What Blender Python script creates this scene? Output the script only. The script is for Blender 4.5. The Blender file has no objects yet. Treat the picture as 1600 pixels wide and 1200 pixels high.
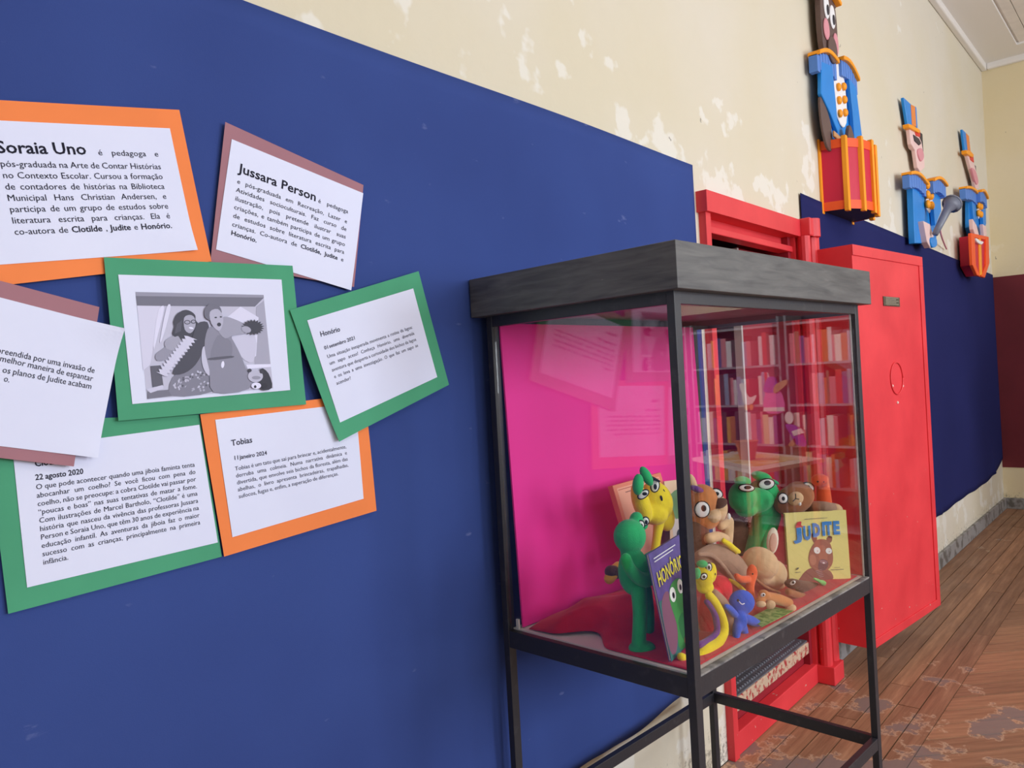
import bpy, bmesh, math, random
from mathutils import Vector, Matrix, noise
PI = math.pi
sc = bpy.context.scene
C = sc.collection
rnd = random.Random(7)

# ------------------------------------------------------------ camera, light, exposure
YAW, PITCH, ROLL, FOC = .8537, -.0035, -.0553, 1207.55
fw = Vector((math.sin(YAW)*math.cos(PITCH), math.cos(YAW)*math.cos(PITCH), math.sin(PITCH)))
r0 = Vector((math.cos(YAW), -math.sin(YAW), 0)); u0 = r0.cross(fw)
cr = r0*math.cos(ROLL) + u0*math.sin(ROLL); cu = -r0*math.sin(ROLL) + u0*math.cos(ROLL)
EYE = Vector((0, -1.385, 1.5))
cd = bpy.data.cameras.new('camera'); cam = bpy.data.objects.new('camera', cd); C.objects.link(cam)
M3 = Matrix((cr, cu, -fw)).transposed()
cam.matrix_world = Matrix.Translation(EYE) @ M3.to_4x4()
cd.sensor_width = 36; cd.lens = FOC/1600*36; cd.clip_start = .05; cd.clip_end = 60
sc.camera = cam

w = bpy.data.worlds.new('world'); sc.world = w; w.use_nodes = True
w.node_tree.nodes['Background'].inputs[0].default_value = (.80, .88, 1, 1)
w.node_tree.nodes['Background'].inputs[1].default_value = 1.0

sc.view_settings.view_transform = 'Standard'; sc.view_settings.look = 'None'
sc.view_settings.exposure = 0.0; sc.view_settings.gamma = 1; sc.view_settings.use_curve_mapping = False

def area(name, loc, direction, sx, sy, power, col):
    l = bpy.data.lights.new(name, 'AREA'); l.shape = 'RECTANGLE'; l.size = sx; l.size_y = sy
    l.energy = power; l.color = col
    o = bpy.data.objects.new(name, l); C.objects.link(o); o.location = loc
    o.rotation_euler = Vector(direction).to_track_quat('-Z', 'Y').to_euler()
    return o
WIN = [(-1.3, 35), (1.5, 98), (4.3, 155), (7.0, 60)]   # daylight through the tall windows across the room
for wx, pw in WIN:
    area('window_daylight', (wx, -6.45, 2.45), (0, 1, -.06), 1.4, 2.2, pw, (.90, .965, 1.07))
for tx in (1.5, 5.5):
    area('ceiling_tube_light', (tx, -3.3, 4.18), (0, 0, -1), 1.4, .5, 22, (1, .93, .82))

# ------------------------------------------------------------ helpers
def srgb(r, g, b):
    f = lambda c: (c/255/12.92) if c/255 <= .04045 else ((c/255+.055)/1.055)**2.4
    return (f(r), f(g), f(b), 1)
MATS = {}
def mat(name, col, rough=.7, spec=.3, var=.0, vscale=8, bump=0, bscale=60, metal=0, col2=None, stretch=None, sheen=0, thr=None):
    """plain procedural material: noise-varied base colour and fine bump"""
    if name in MATS: return MATS[name]
    m = bpy.data.materials.new(name); m.use_nodes = True; nt = m.node_tree; N = nt.nodes; L = nt.links
    b = N['Principled BSDF']; c = srgb(*col)
    b.inputs['Base Color'].default_value = c; b.inputs['Roughness'].default_value = rough
    b.inputs['Specular IOR Level'].default_value = spec; b.inputs['Metallic'].default_value = metal
    if sheen: b.inputs['Sheen Weight'].default_value = sheen; b.inputs['Sheen Roughness'].default_value = .5
    if var or bump or col2:
        tc = N.new('ShaderNodeNewGeometry'); mp = N.new('ShaderNodeMapping')
        L.new(tc.outputs['Position'], mp.inputs['Vector'])
        if stretch: mp.inputs['Scale'].default_value = stretch
    if var or col2:
        n = N.new('ShaderNodeTexNoise'); n.inputs['Scale'].default_value = vscale; n.inputs['Detail'].default_value = 5
        L.new(mp.outputs[0], n.inputs['Vector'])
        rp = N.new('ShaderNodeValToRGB'); e = rp.color_ramp.elements
        if col2:
            lo, hi = thr or (.4, .65)
            e[0].position = lo; e[1].position = hi; e[0].color = c; e[1].color = srgb(*col2)
        else:
            e[0].position = .3; e[1].position = .7
            e[0].color = tuple(x*(1-var) for x in c[:3])+(1,); e[1].color = tuple(min(1, x*(1+var)) for x in c[:3])+(1,)
        L.new(n.outputs['Fac'], rp.inputs[0]); L.new(rp.outputs[0], b.inputs['Base Color'])
    if bump:
        n2 = N.new('ShaderNodeTexNoise'); n2.inputs['Scale'].default_value = bscale; n2.inputs['Detail'].default_value = 3
        L.new(mp.outputs[0], n2.inputs['Vector'])
        bp = N.new('ShaderNodeBump'); bp.inputs['Strength'].default_value = bump; bp.inputs['Distance'].default_value = .004
        L.new(n2.outputs['Fac'], bp.inputs['Height']); L.new(bp.outputs[0], b.inputs['Normal'])
    MATS[name] = m; return m

def wloc(o):
    v = Vector((0, 0, 0))
    while o is not None: v += o.location; o = o.parent
    return v
def obj(name, verts, faces, m=None, parent=None, smooth=False, origin=None):
    me = bpy.data.meshes.new(name)
    verts = [Vector(v) for v in verts]
    if origin is None:
        if parent is None:
            xs = [v.x for v in verts]; ys = [v.y for v in verts]; zs = [v.z for v in verts]
            origin = Vector(((min(xs)+max(xs))/2, (min(ys)+max(ys))/2, min(zs)))
        else: origin = wloc(parent)
    origin = Vector(origin)
    me.from_pydata([v-origin for v in verts], [], faces)
    if m: me.materials.append(m)
    o = bpy.data.objects.new(name, me); C.objects.link(o)
    if parent: o.parent = parent; o.location = origin - wloc(parent)
    else: o.location = origin
    me.validate(); bm = bmesh.new(); bm.from_mesh(me); bmesh.ops.recalc_face_normals(bm, faces=bm.faces); bm.to_mesh(me); bm.free()
    if smooth:
        for p in me.polygons: p.use_smooth = True
    return o
def thing(name, label, cat, loc, group=None):
    o = bpy.data.objects.new(name, None); C.objects.link(o); o.location = loc; o.empty_display_size = .05
    o['label'] = label; o['category'] = cat
    if group: o['group'] = group
    return o
def tag(o, label, cat, group=None):
    o['label'] = label; o['category'] = cat
    if group: o['group'] = group
    return o
def struct(o): o['kind'] = 'structure'; return o
class MB:
    def __init__(s): s.v = []; s.f = []
    def add(s, v, f):
        n = len(s.v); s.v += [Vector(x) for x in v]; s.f += [tuple(i+n for i in q) for q in f]; return s
    def box(s, x0, x1, y0, y1, z0, z1, B=None):
        v = [(x, y, z) for x in (x0, x1) for y in (y0, y1) for z in (z0, z1)]
        if B: v = [B(*q) for q in v]
        return s.add(v, [(0, 1, 3, 2), (4, 6, 7, 5), (0, 4, 5, 1), (2, 3, 7, 6), (0, 2, 6, 4), (1, 5, 7, 3)])
    def obj(s, name, m, parent=None, **k): return obj(name, s.v, s.f, m, parent, **k)
def bevel(o, w, seg=2):
    md = o.modifiers.new('bevel', 'BEVEL'); md.width = w; md.segments = seg; md.limit_method = 'ANGLE'; return o
def box(name, x0, x1, y0, y1, z0, z1, m, parent=None, B=None, bv=0):
    o = MB().box(x0, x1, y0, y1, z0, z1, B).obj(name, m, parent)
    if bv: bevel(o, bv)
    return o
def prism(name, pts, y0, y1, m, parent=None, bv=0):
    """polygon (x,z) standing parallel to the wall between y0 and y1"""
    n = len(pts)
    v = [(x, y0, z) for x, z in pts]+[(x, y1, z) for x, z in pts]
    f = [tuple(range(n)), tuple(range(2*n-1, n-1, -1))]+[(i, (i+1) % n, (i+1) % n+n, i+n) for i in range(n)]
    o = obj(name, v, f, m, parent)
    if bv: bevel(o, bv, 1)
    return o
def smoothpoly(pts, k=4):
    out = []; n = len(pts)
    for i in range(n):
        p0, p1, p2, p3 = [Vector(pts[(i+j-1) % n]) for j in range(4)]
        for s in range(k):
            t = s/k
            out.append(tuple(.5*((2*p1)+(p2-p0)*t+(2*p0-5*p1+4*p2-p3)*t*t+(3*p1-3*p2+p3-p0)*t**3)))
    return out
def ell(cx, cy, rx, ry, a=0, n=20):
    c, s = math.cos(a), math.sin(a)
    return [(cx+rx*math.cos(2*PI*i/n)*c-ry*math.sin(2*PI*i/n)*s, cy+rx*math.cos(2*PI*i/n)*s+ry*math.sin(2*PI*i/n)*c) for i in range(n)]
def ray(px, py): return fw+cr*((px-800)/FOC)+cu*((600-py)/FOC)
def onwall(px, py, y=0.):
    d = ray(px, py); return EYE+d*((y-EYE.y)/d.y)
def onplane(px, py, O, n):
    d = ray(px, py); return EYE+d*((Vector(O)-EYE).dot(n)/d.dot(n))
def catmull(pts, k=5):
    out = []; n = len(pts)
    for i in range(n-1):
        p0 = Vector(pts[max(i-1, 0)]); p1 = Vector(pts[i]); p2 = Vector(pts[i+1]); p3 = Vector(pts[min(i+2, n-1)])
        for s in range(k):
            t = s/k
            out.append(.5*((2*p1)+(p2-p0)*t+(2*p0-5*p1+4*p2-p3)*t*t+(3*p1-3*p2+p3-p0)*t**3))
    out.append(Vector(pts[-1])); return out
def sphere_v(c, ax, ay, az, nu=14, nv=9):
    """ellipsoid from three half-axis vectors"""
    c = Vector(c); v = [c+az]; f = []
    for j in range(1, nv):
        t = PI*j/nv
        for i in range(nu):
            p = 2*PI*i/nu
            v.append(c+ax*(math.sin(t)*math.cos(p))+ay*(math.sin(t)*math.sin(p))+az*math.cos(t))
    v.append(c-az)
    for i in range(nu): f.append((0, 1+i, 1+(i+1) % nu))
    for j in range(nv-2):
        for i in range(nu):
            a = 1+j*nu+i; b = 1+j*nu+(i+1) % nu; f.append((a, a+nu, b+nu, b))
    L_ = len(v)-1; s0 = 1+(nv-2)*nu
    for i in range(nu): f.append((s0+i, L_, s0+(i+1) % nu))
    return v, f
def tube_v(pts, rad, n=10):
    pts = [Vector(p) for p in pts]; v = []; f = []; up = Vector((.13, .21, 1)).normalized()
    for i, p in enumerate(pts):
        d = (pts[min(i+1, len(pts)-1)]-pts[max(i-1, 0)]).normalized()
        a = d.cross(up)
        if a.length < .1: a = d.cross(Vector((1, 0, 0)))
        a.normalize(); b = d.cross(a); r = rad[i] if isinstance(rad, (list, tuple)) else rad
        for k in range(n): v.append(p+a*(r*math.cos(2*PI*k/n))+b*(r*math.sin(2*PI*k/n)))
    for i in range(len(pts)-1):
        for k in range(n): f.append((i*n+k, i*n+(k+1) % n, (i+1)*n+(k+1) % n, (i+1)*n+k))
    f.append(tuple(range(n-1, -1, -1))); f.append(tuple(range((len(pts)-1)*n, len(pts)*n)))
    return v, f

# ------------------------------------------------------------ surface materials
def wall_mat(name, col, patch, paint_above=None, paint_col=None):
    m = bpy.data.materials.new(name); m.use_nodes = True; nt = m.node_tree; N = nt.nodes; L = nt.links; b = N['Principled BSDF']
    b.inputs['Roughness'].default_value = .75; b.inputs['Specular IOR Level'].default_value = .25
    g = N.new('ShaderNodeNewGeometry')
    def noise_(s, d=4, w=.5):
        n = N.new('ShaderNodeTexNoise'); n.inputs['Scale'].default_value = s; n.inputs['Detail'].default_value = d; n.inputs['Roughness'].default_value = w
        L.new(g.outputs['Position'], n.inputs['Vector']); return n
    def ramp(src, a, b_, ca, cb):
        r = N.new('ShaderNodeValToRGB'); e = r.color_ramp.elements; e[0].position = a; e[1].position = b_; e[0].color = ca; e[1].color = cb
        L.new(src, r.inputs[0]); return r
    def mix(f, A, B):
        x = N.new('ShaderNodeMix'); x.data_type = 'RGBA'; L.new(f, x.inputs[0])
        (L.new(A, x.inputs[6]) if not isinstance(A, tuple) else setattr(x.inputs[6], 'default_value', A))
        (L.new(B, x.inputs[7]) if not isinstance(B, tuple) else setattr(x.inputs[7], 'default_value', B)); return x
    c = srgb(*col); cy = tuple(a*k for a, k in zip(c[:3], (.97, .95, .86)))+(1,)
    base = ramp(noise_(1.1).outputs['Fac'], .35, .65, c, cy)
    sz = N.new('ShaderNodeSeparateXYZ'); L.new(g.outputs['Position'], sz.inputs[0])
    # bare filler patches, most of them just above the cloth line
    hz = N.new('ShaderNodeMapRange'); hz.inputs['From Min'].default_value = 2.3; hz.inputs['From Max'].default_value = 3.0; hz.inputs['To Min'].default_value = .035; hz.inputs['To Max'].default_value = -.12
    L.new(sz.outputs['Z'], hz.inputs['Value']); ah = N.new('ShaderNodeMath'); L.new(hz.outputs[0], ah.inputs[0]); L.new(noise_(4.2, 4, .5).outputs['Fac'], ah.inputs[1])
    pf = ramp(ah.outputs[0], .575, .60, (0, 0, 0, 1), (.8, .8, .8, 1))
    o = mix(pf.outputs[0], base.outputs[0], srgb(*patch))
    sp = ramp(noise_(16, 2).outputs['Fac'], .755, .765, (0, 0, 0, 1), (.7, .7, .7, 1))
    o = mix(sp.outputs[0], o.outputs[2], srgb(140, 132, 120))
    # grime and chips close to the floor (they belong to the wall, low down)
    sx = N.new('ShaderNodeSeparateXYZ'); L.new(g.outputs['Position'], sx.inputs[0])
    mr = N.new('ShaderNodeMapRange'); mr.inputs['From Min'].default_value = .55; mr.inputs['From Max'].default_value = .05
    L.new(sx.outputs['Z'], mr.inputs['Value'])
    nn = noise_(40, 6, .7); mu = N.new('ShaderNodeMath'); mu.operation = 'MULTIPLY'; L.new(mr.outputs[0], mu.inputs[0]); L.new(nn.outputs['Fac'], mu.inputs[1])
    gr = ramp(mu.outputs[0], .44, .58, (0, 0, 0, 1), (.8, .8, .8, 1))
    o = mix(gr.outputs[0], o.outputs[2], srgb(110, 100, 88))
    L.new(o.outputs[2], b.inputs['Base Color'])
    bp = N.new('ShaderNodeBump'); bp.inputs['Strength'].default_value = .35; bp.inputs['Distance'].default_value = .01
    L.new(noise_(9, 6, .6).outputs['Fac'], bp.inputs['Height']); L.new(bp.outputs[0], b.inputs['Normal'])
    return m
M_wall = wall_mat('cream_plaster', (222, 215, 198), (233, 230, 219))
M_farwall = wall_mat('yellowed_plaster', (232, 218, 184), (235, 222, 192))
M_maroon = mat('maroon_wall_paint', (112, 40, 48), .6, var=.12, vscale=3)
M_grey_skirt = mat('grey_skirting_paint', (150, 148, 146), .55, col2=(105, 100, 95), vscale=12, bump=.3, thr=(.5, .62))
M_ceiling = mat('ceiling_boards_paint', (236, 230, 222), .6, var=.05)

def cloth_mat():
    m = bpy.data.materials.new('navy_felt'); m.use_nodes = True; nt = m.node_tree; N = nt.nodes; L = nt.links; b = N['Principled BSDF']
    b.inputs['Roughness'].default_value = .85; b.inputs['Specular IOR Level'].default_value = .1
    g = N.new('ShaderNodeNewGeometry')
    n = N.new('ShaderNodeTexNoise'); n.inputs['Scale'].default_value = 2.2; L.new(g.outputs['Position'], n.inputs['Vector'])
    r = N.new('ShaderNodeValToRGB'); e = r.color_ramp.elements; e[0].position = .3; e[1].position = .7
    e[0].color = srgb(55, 73, 134); e[1].color = srgb(60, 80, 144); L.new(n.outputs['Fac'], r.inputs[0])
    mp = N.new('ShaderNodeMapping'); mp.inputs['Scale'].default_value = (7, 7, 16); L.new(g.outputs['Position'], mp.inputs[0])
    n2 = N.new('ShaderNodeTexNoise'); n2.inputs['Scale'].default_value = 1.6; n2.inputs['Detail'].default_value = 8; L.new(mp.outputs[0], n2.inputs['Vector'])
    r2 = N.new('ShaderNodeValToRGB'); e = r2.color_ramp.elements; e[0].position = .69; e[1].position = .76; e[1].color = (.35, .35, .35, 1); L.new(n2.outputs['Fac'], r2.inputs[0])
    x = N.new('ShaderNodeMix'); x.data_type = 'RGBA'; L.new(r2.outputs[0], x.inputs[0]); L.new(r.outputs[0], x.inputs[6]); x.inputs[7].default_value = srgb(140, 150, 200)
    L.new(x.outputs[2], b.inputs['Base Color'])
    n3 = N.new('ShaderNodeTexNoise'); n3.inputs['Scale'].default_value = 500; L.new(g.outputs['Position'], n3.inputs['Vector'])
    bp = N.new('ShaderNodeBump'); bp.inputs['Strength'].default_value = .15; bp.inputs['Distance'].default_value = .001
    L.new(n3.outputs['Fac'], bp.inputs['Height']); L.new(bp.outputs[0], b.inputs['Normal'])
    return m
M_navy = cloth_mat()
def red_metal():
    m = bpy.data.materials.new('chipped_red_enamel'); m.use_nodes = True; nt = m.node_tree; N = nt.nodes; L = nt.links; b = N['Principled BSDF']
    b.inputs['Roughness'].default_value = .5; b.inputs['Specular IOR Level'].default_value = .6
    g = N.new('ShaderNodeNewGeometry')
    def nz(s, d):
        n = N.new('ShaderNodeTexNoise'); n.inputs['Scale'].default_value = s; n.inputs['Detail'].default_value = d; L.new(g.outputs['Position'], n.inputs['Vector']); return n
    r = N.new('ShaderNodeValToRGB'); e = r.color_ramp.elements; e[0].position = .35; e[1].position = .68
    e[0].color = srgb(218, 48, 58); e[1].color = srgb(236, 62, 70); L.new(nz(3.5, 5).outputs['Fac'], r.inputs[0])
    sx = N.new('ShaderNodeSeparateXYZ'); L.new(g.outputs['Position'], sx.inputs[0])
    mr = N.new('ShaderNodeMapRange'); mr.inputs['From Min'].default_value = 1.2; mr.inputs['From Max'].default_value = 0; mr.inputs['To Max'].default_value = .07
    L.new(sx.outputs['Z'], mr.inputs['Value']); ad = N.new('ShaderNodeMath'); L.new(mr.outputs[0], ad.inputs[0]); L.new(nz(38, 4).outputs['Fac'], ad.inputs[1])
    r2 = N.new('ShaderNodeValToRGB'); e = r2.color_ramp.elements; e[0].position = .765; e[1].position = .78; L.new(ad.outputs[0], r2.inputs[0])
    x = N.new('ShaderNodeMix'); x.data_type = 'RGBA'; L.new(r2.outputs[0], x.inputs[0]); L.new(r.outputs[0], x.inputs[6]); x.inputs[7].default_value = srgb(205, 180, 165)
    L.new(x.outputs[2], b.inputs['Base Color'])
    bp = N.new('ShaderNodeBump'); bp.inputs['Strength'].default_value = .12; bp.inputs['Distance'].default_value = .003
    L.new(nz(60, 3).outputs['Fac'], bp.inputs['Height']); L.new(bp.outputs[0], b.inputs['Normal'])
    return m
M_red = red_metal()
M_redpink = M_red
def wood_floor():
    m = bpy.data.materials.new('worn_floor_wood'); m.use_nodes = True; nt = m.node_tree; N = nt.nodes; L = nt.links; b = N['Principled BSDF']
    b.inputs['Specular IOR Level'].default_value = .35
    g = N.new('ShaderNodeNewGeometry'); oi = N.new('ShaderNodeObjectInfo'); tc = N.new('ShaderNodeTexCoord')
    def ramp(src, st):
        r = N.new('ShaderNodeValToRGB'); e = r.color_ramp.elements
        while len(e) < len(st): e.new(.5)
        for q, (p, c) in zip(e, st): q.position = p; q.color = c
        L.new(src, r.inputs[0]); return r
    mp = N.new('ShaderNodeMapping'); mp.inputs['Scale'].default_value = (1.5, 26, 26); L.new(tc.outputs['Object'], mp.inputs[0])
    n = N.new('ShaderNodeTexNoise'); n.inputs['Scale'].default_value = 1.4; n.inputs['Detail'].default_value = 7; n.inputs['Roughness'].default_value = .65; L.new(mp.outputs[0], n.inputs['Vector'])
    grain = ramp(n.outputs['Fac'], [(.3, srgb(134, 98, 74)), (.55, srgb(170, 128, 98)), (.75, srgb(198, 156, 122))])
    tone = ramp(oi.outputs['Random'], [(0, (.78, .76, .76, 1)), (1, (1.08, 1.04, 1, 1))])
    mx = N.new('ShaderNodeMix'); mx.data_type = 'RGBA'; mx.blend_type = 'MULTIPLY'; mx.inputs[0].default_value = 1
    L.new(grain.outputs[0], mx.inputs[6]); L.new(tone.outputs[0], mx.inputs[7])
    n2 = N.new('ShaderNodeTexNoise'); n2.inputs['Scale'].default_value = 3.0; n2.inputs['Detail'].default_value = 9; n2.inputs['Roughness'].default_value = .62; L.new(g.outputs['Position'], n2.inputs['Vector'])
    # old dark varnish left in patches where feet have not worn it, mostly near the door
    sx = N.new('ShaderNodeSeparateXYZ'); L.new(g.outputs['Position'], sx.inputs[0])
    mr = N.new('ShaderNodeMapRange'); mr.inputs['From Min'].default_value = 5.0; mr.inputs['From Max'].default_value = 2.6; mr.inputs['To Min'].default_value = -.12; mr.inputs['To Max'].default_value = .07; L.new(sx.outputs['X'], mr.inputs['Value'])
    ad = N.new('ShaderNodeMath'); L.new(mr.outputs[0], ad.inputs[0]); L.new(n2.outputs['Fac'], ad.inputs[1])
    pf = ramp(ad.outputs[0], [(.565, (0, 0, 0, 1)), (.585, (.85, .85, .85, 1))])
    m2 = N.new('ShaderNodeMix'); m2.data_type = 'RGBA'; L.new(pf.outputs[0], m2.inputs[0]); L.new(mx.outputs[2], m2.inputs[6]); m2.inputs[7].default_value = srgb(136, 121, 116)
    ef = ramp(ad.outputs[0], [(.545, (0, 0, 0, 1)), (.563, (.55, .55, .55, 1)), (.572, (0, 0, 0, 1))])
    m3 = N.new('ShaderNodeMix'); m3.data_type = 'RGBA'; L.new(ef.outputs[0], m3.inputs[0]); L.new(m2.outputs[2], m3.inputs[6]); m3.inputs[7].default_value = srgb(226, 198, 168)
    L.new(m3.outputs[2], b.inputs['Base Color'])
    rr = ramp(n2.outputs['Fac'], [(.3, (.38, .38, .38, 1)), (.7, (.6, .6, .6, 1))]); L.new(rr.outputs[0], b.inputs['Roughness'])
    bp = N.new('ShaderNodeBump'); bp.inputs['Strength'].default_value = .3; bp.inputs['Distance'].default_value = .003
    L.new(n.outputs['Fac'], bp.inputs['Height']); L.new(bp.outputs[0], b.inputs['Normal'])
    return m
M_floor = wood_floor()
def glass_mat():
    m = bpy.data.materials.new('window_glass'); m.use_nodes = True; nt = m.node_tree; N = nt.nodes; L = nt.links
    for n in list(N): N.remove(n)
    out = N.new('ShaderNodeOutputMaterial'); t = N.new('ShaderNodeBsdfTransparent'); gl = N.new('ShaderNodeBsdfGlossy'); mx = N.new('ShaderNodeMixShader')
    t.inputs[0].default_value = (.985, .99, .985, 1); gl.inputs['Roughness'].default_value = 0; gl.inputs[0].default_value = (1, 1, 1, 1)
    g = N.new('ShaderNodeNewGeometry'); mr = N.new('ShaderNodeMapRange'); mr.inputs['To Min'].default_value = 1.52; mr.inputs['To Max'].default_value = 1/1.52
    L.new(g.outputs['Backfacing'], mr.inputs['Value']); fr = N.new('ShaderNodeFresnel'); L.new(mr.outputs[0], fr.inputs['IOR'])
    L.new(fr.outputs[0], mx.inputs[0]); L.new(t.outputs[0], mx.inputs[1]); L.new(gl.outputs[0], mx.inputs[2]); L.new(mx.outputs[0], out.inputs[0])
    return m
M_glass = glass_mat()
M_black = mat('black_painted_steel', (44, 44, 50), .42, .5, col2=(62, 62, 66), vscale=30, thr=(.6, .75), bump=.08, bscale=120)
M_paper = mat('white_paper', (226, 231, 255), .8, .15, var=.02, vscale=5)
M_ink = mat('black_ink', (38, 38, 52), .8, .1)
M_ink2 = mat('grey_ink', (72, 72, 88), .8, .1)
def plush(name, col, var=.12):
    col = tuple(min(250, int(c*1.08+8)) for c in col)
    return mat(name, col, .95, .1, var=var, vscale=28, bump=.35, bscale=420, sheen=.25)

def colour_mat():
    """printed or painted flat colour, one colour per face"""
    m = bpy.data.materials.new('printed_colours'); m.use_nodes = True; N = m.node_tree.nodes
    a = N.new('ShaderNodeAttribute'); a.attribute_name = 'Col'; b = N['Principled BSDF']; b.inputs['Roughness'].default_value = .5; b.inputs['Specular IOR Level'].default_value = .3
    m.node_tree.links.new(a.outputs['Color'], b.inputs['Base Color']); return m
M_print = colour_mat()
def flat_art(name, shapes, f, parent, step=.00012):
    """flat printed shapes [(rgb, [(x,y)...])]; f(x,y,h) gives the point at height h over the sheet"""
    v = []; fc = []; cols = []
    lay = 0
    for k, sh_ in enumerate(shapes):
        c, pts = sh_[:2]; lay += 0 if len(sh_) > 2 else 1
        n = len(v); h = step*(lay+(sh_[2] if len(sh_) > 2 else 0))
        v += [f(x, y, h) for x, y in pts]; fc.append(tuple(range(n, n+len(pts)))); cols.append(srgb(*c))
    org = wloc(parent)
    me = bpy.data.meshes.new(name); me.from_pydata([Vector(p)-org for p in v], [], fc); me.materials.append(M_print)
    at = me.color_attributes.new('Col', 'FLOAT_COLOR', 'CORNER')
    for p in me.polygons:
        for li in p.loop_indices: at.data[li].color = cols[p.index]
    o = bpy.data.objects.new(name, me); C.objects.link(o); o.parent = parent
    return o

# ------------------------------------------------------------ lettering (font outlines turned into flat meshes)
GLYPH = {}
def prepare(words):
    made = []
    for key in sorted(set(words)):
        if key in GLYPH: continue
        s, bold = key
        cu_ = bpy.data.curves.new('tmp', 'FONT'); cu_.body = s; cu_.size = 1; cu_.resolution_u = 2; cu_.fill_mode = 'FRONT'
        if bold: cu_.offset = .016*bold
        o = bpy.data.objects.new('tmp', cu_); C.objects.link(o); made.append((key, o, cu_))
    bpy.context.view_layer.update(); dg = bpy.context.evaluated_depsgraph_get()
    for key, o, cu_ in made:
        e = o.evaluated_get(dg); me = e.to_mesh()
        vs = [tuple(v.co[:2]) for v in me.vertices]; fs = [tuple(p.vertices) for p in me.polygons]
        GLYPH[key] = (vs, fs, max([x for x, _ in vs] or [.3])); e.to_mesh_clear()
    for key, o, cu_ in made: bpy.data.objects.remove(o); bpy.data.curves.remove(cu_)
def parse(line):
    out = []; b = 0
    for t in line.split():
        if t.startswith('*'): b = 1; t = t[1:]
        if '*' in t: out.append((t.replace('*', ''), b)); b = 0
        else: out.append((t, b))
    return out
def layout(lines, W, spacing, size, last_free=True, justify=True):
    """-> list of (x, y, size_x, size_y, key) word placements, y downwards"""
    P = [parse(l) for l in lines]
    nat = [sum(GLYPH[k][2] for k in ws)*size+(len(ws)-1)*.26*size for ws in P]
    sx = min(1.15, W/max(nat)) if justify else 1
    res = []
    for i, ws in enumerate(P):
        tot = sum(GLYPH[k][2] for k in ws)*size*sx
        gap = (W-tot)/(len(ws)-1) if justify and len(ws) > 1 and not (last_free and i == len(P)-1) else .26*size*sx
        x = 0
        for k in ws: res.append((x, i*spacing, size*sx, size, k)); x += GLYPH[k][2]*size*sx+gap
    return res

# ------------------------------------------------------------ room shell
XE, ZC, YB, XN = 8.786, 4.336, -6.6, -3.2      # far wall, ceiling, opposite wall, near wall
DX0, DX1, DZ = 2.77, 3.64, 2.12                 # doorway in the left wall
mb = MB()
mb.box(XN, DX0, 0, .25, 0, ZC); mb.box(DX0, DX1, 0, .25, DZ, ZC); mb.box(DX1, XE+.2, 0, .25, 0, ZC)
struct(mb.obj('wall_left', M_wall))
mb = MB(); mb.box(XE, XE+.2, YB, 0, 2.25, ZC); mb.box(XE, XE+.2, YB, 0, 0, .40); mb.box(XE+.004, XE+.2, YB, 0, .40, 2.25)
fwall = struct(mb.obj('wall_far', M_farwall))
box('painted_panel', XE-.004, XE+.004, YB, -.002, .40, 2.25, M_maroon, fwall)
# opposite wall with four window openings, near wall
mb = MB(); xs = [XN]
for wx, _ in WIN: xs += [wx-.75, wx+.75]
xs.append(XE+.2)
mb.box(XN, XE+.2, YB-.2, YB, 0, 1.3); mb.box(XN, XE+.2, YB-.2, YB, 3.65, ZC)
for i in range(0, len(xs), 2): mb.box(xs[i], xs[i+1], YB-.2, YB, 1.3, 3.65)
struct(mb.obj('wall_right', M_wall))
M_frame = mat('white_window_paint', (225, 222, 214), .5)
for i, (wx, _) in enumerate(WIN):
    t = struct(MB().box(wx-.75, wx-.69, YB-.12, YB-.06, 1.3, 3.65).box(wx+.69, wx+.75, YB-.12, YB-.06, 1.3, 3.65).box(wx-.69, wx+.69, YB-.12, YB-.06, 1.3, 1.36).box(wx-.69, wx+.69, YB-.12, YB-.06, 3.59, 3.65)
        .box(wx-.02, wx+.02, YB-.12, YB-.06, 1.36, 3.59).box(wx-.69, wx+.69, YB-.11, YB-.07, 2.95, 2.99).obj('window_%d' % (i+1), M_frame))
    box('pane', wx-.69, wx+.69, YB-.093, YB-.088, 1.36, 3.59, M_glass, t)
struct(box('wall_near', XN-.2, XN, YB-.2, .25, 0, ZC, M_wall))
struct(box('baseboard_left', DX1+.25, XE, -.022, 0, 0, .105, M_grey_skirt, bv=.004))
struct(box('baseboard_far', XE-.022, XE, YB, -.022, 0, .105, M_grey_skirt, bv=.004))
# ceiling: narrow boards inside a wide flat border and a cornice
mb = MB(); pit = .085
y = -.36
while y > YB+.36: mb.box(XN+.3, XE-.34, y-pit+.006, y, ZC-.012, ZC+.02); y -= pit
ceil = struct(box('ceiling', XN, XE+.2, YB-.2, .25, ZC, ZC+.1, M_ceiling))
st = mb.obj('ceiling_boards', M_ceiling, ceil); st['kind'] = 'stuff'
cx_ = mat('cornice_paint', (236, 232, 226), .55)
struct(MB().box(XN, XE-.34, -.34, -.05, ZC-.03, ZC).box(XE-.34, XE-.05, YB, -.05, ZC-.03, ZC).obj('trim_1', cx_))
struct(bevel(MB().box(XN, XE, -.05, 0, ZC-.085, ZC).obj('trim_2', cx_), .012, 3))
struct(bevel(MB().box(XE-.05, XE, YB, -.05, ZC-.085, ZC).obj('trim_3', cx_), .012, 3))

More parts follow.
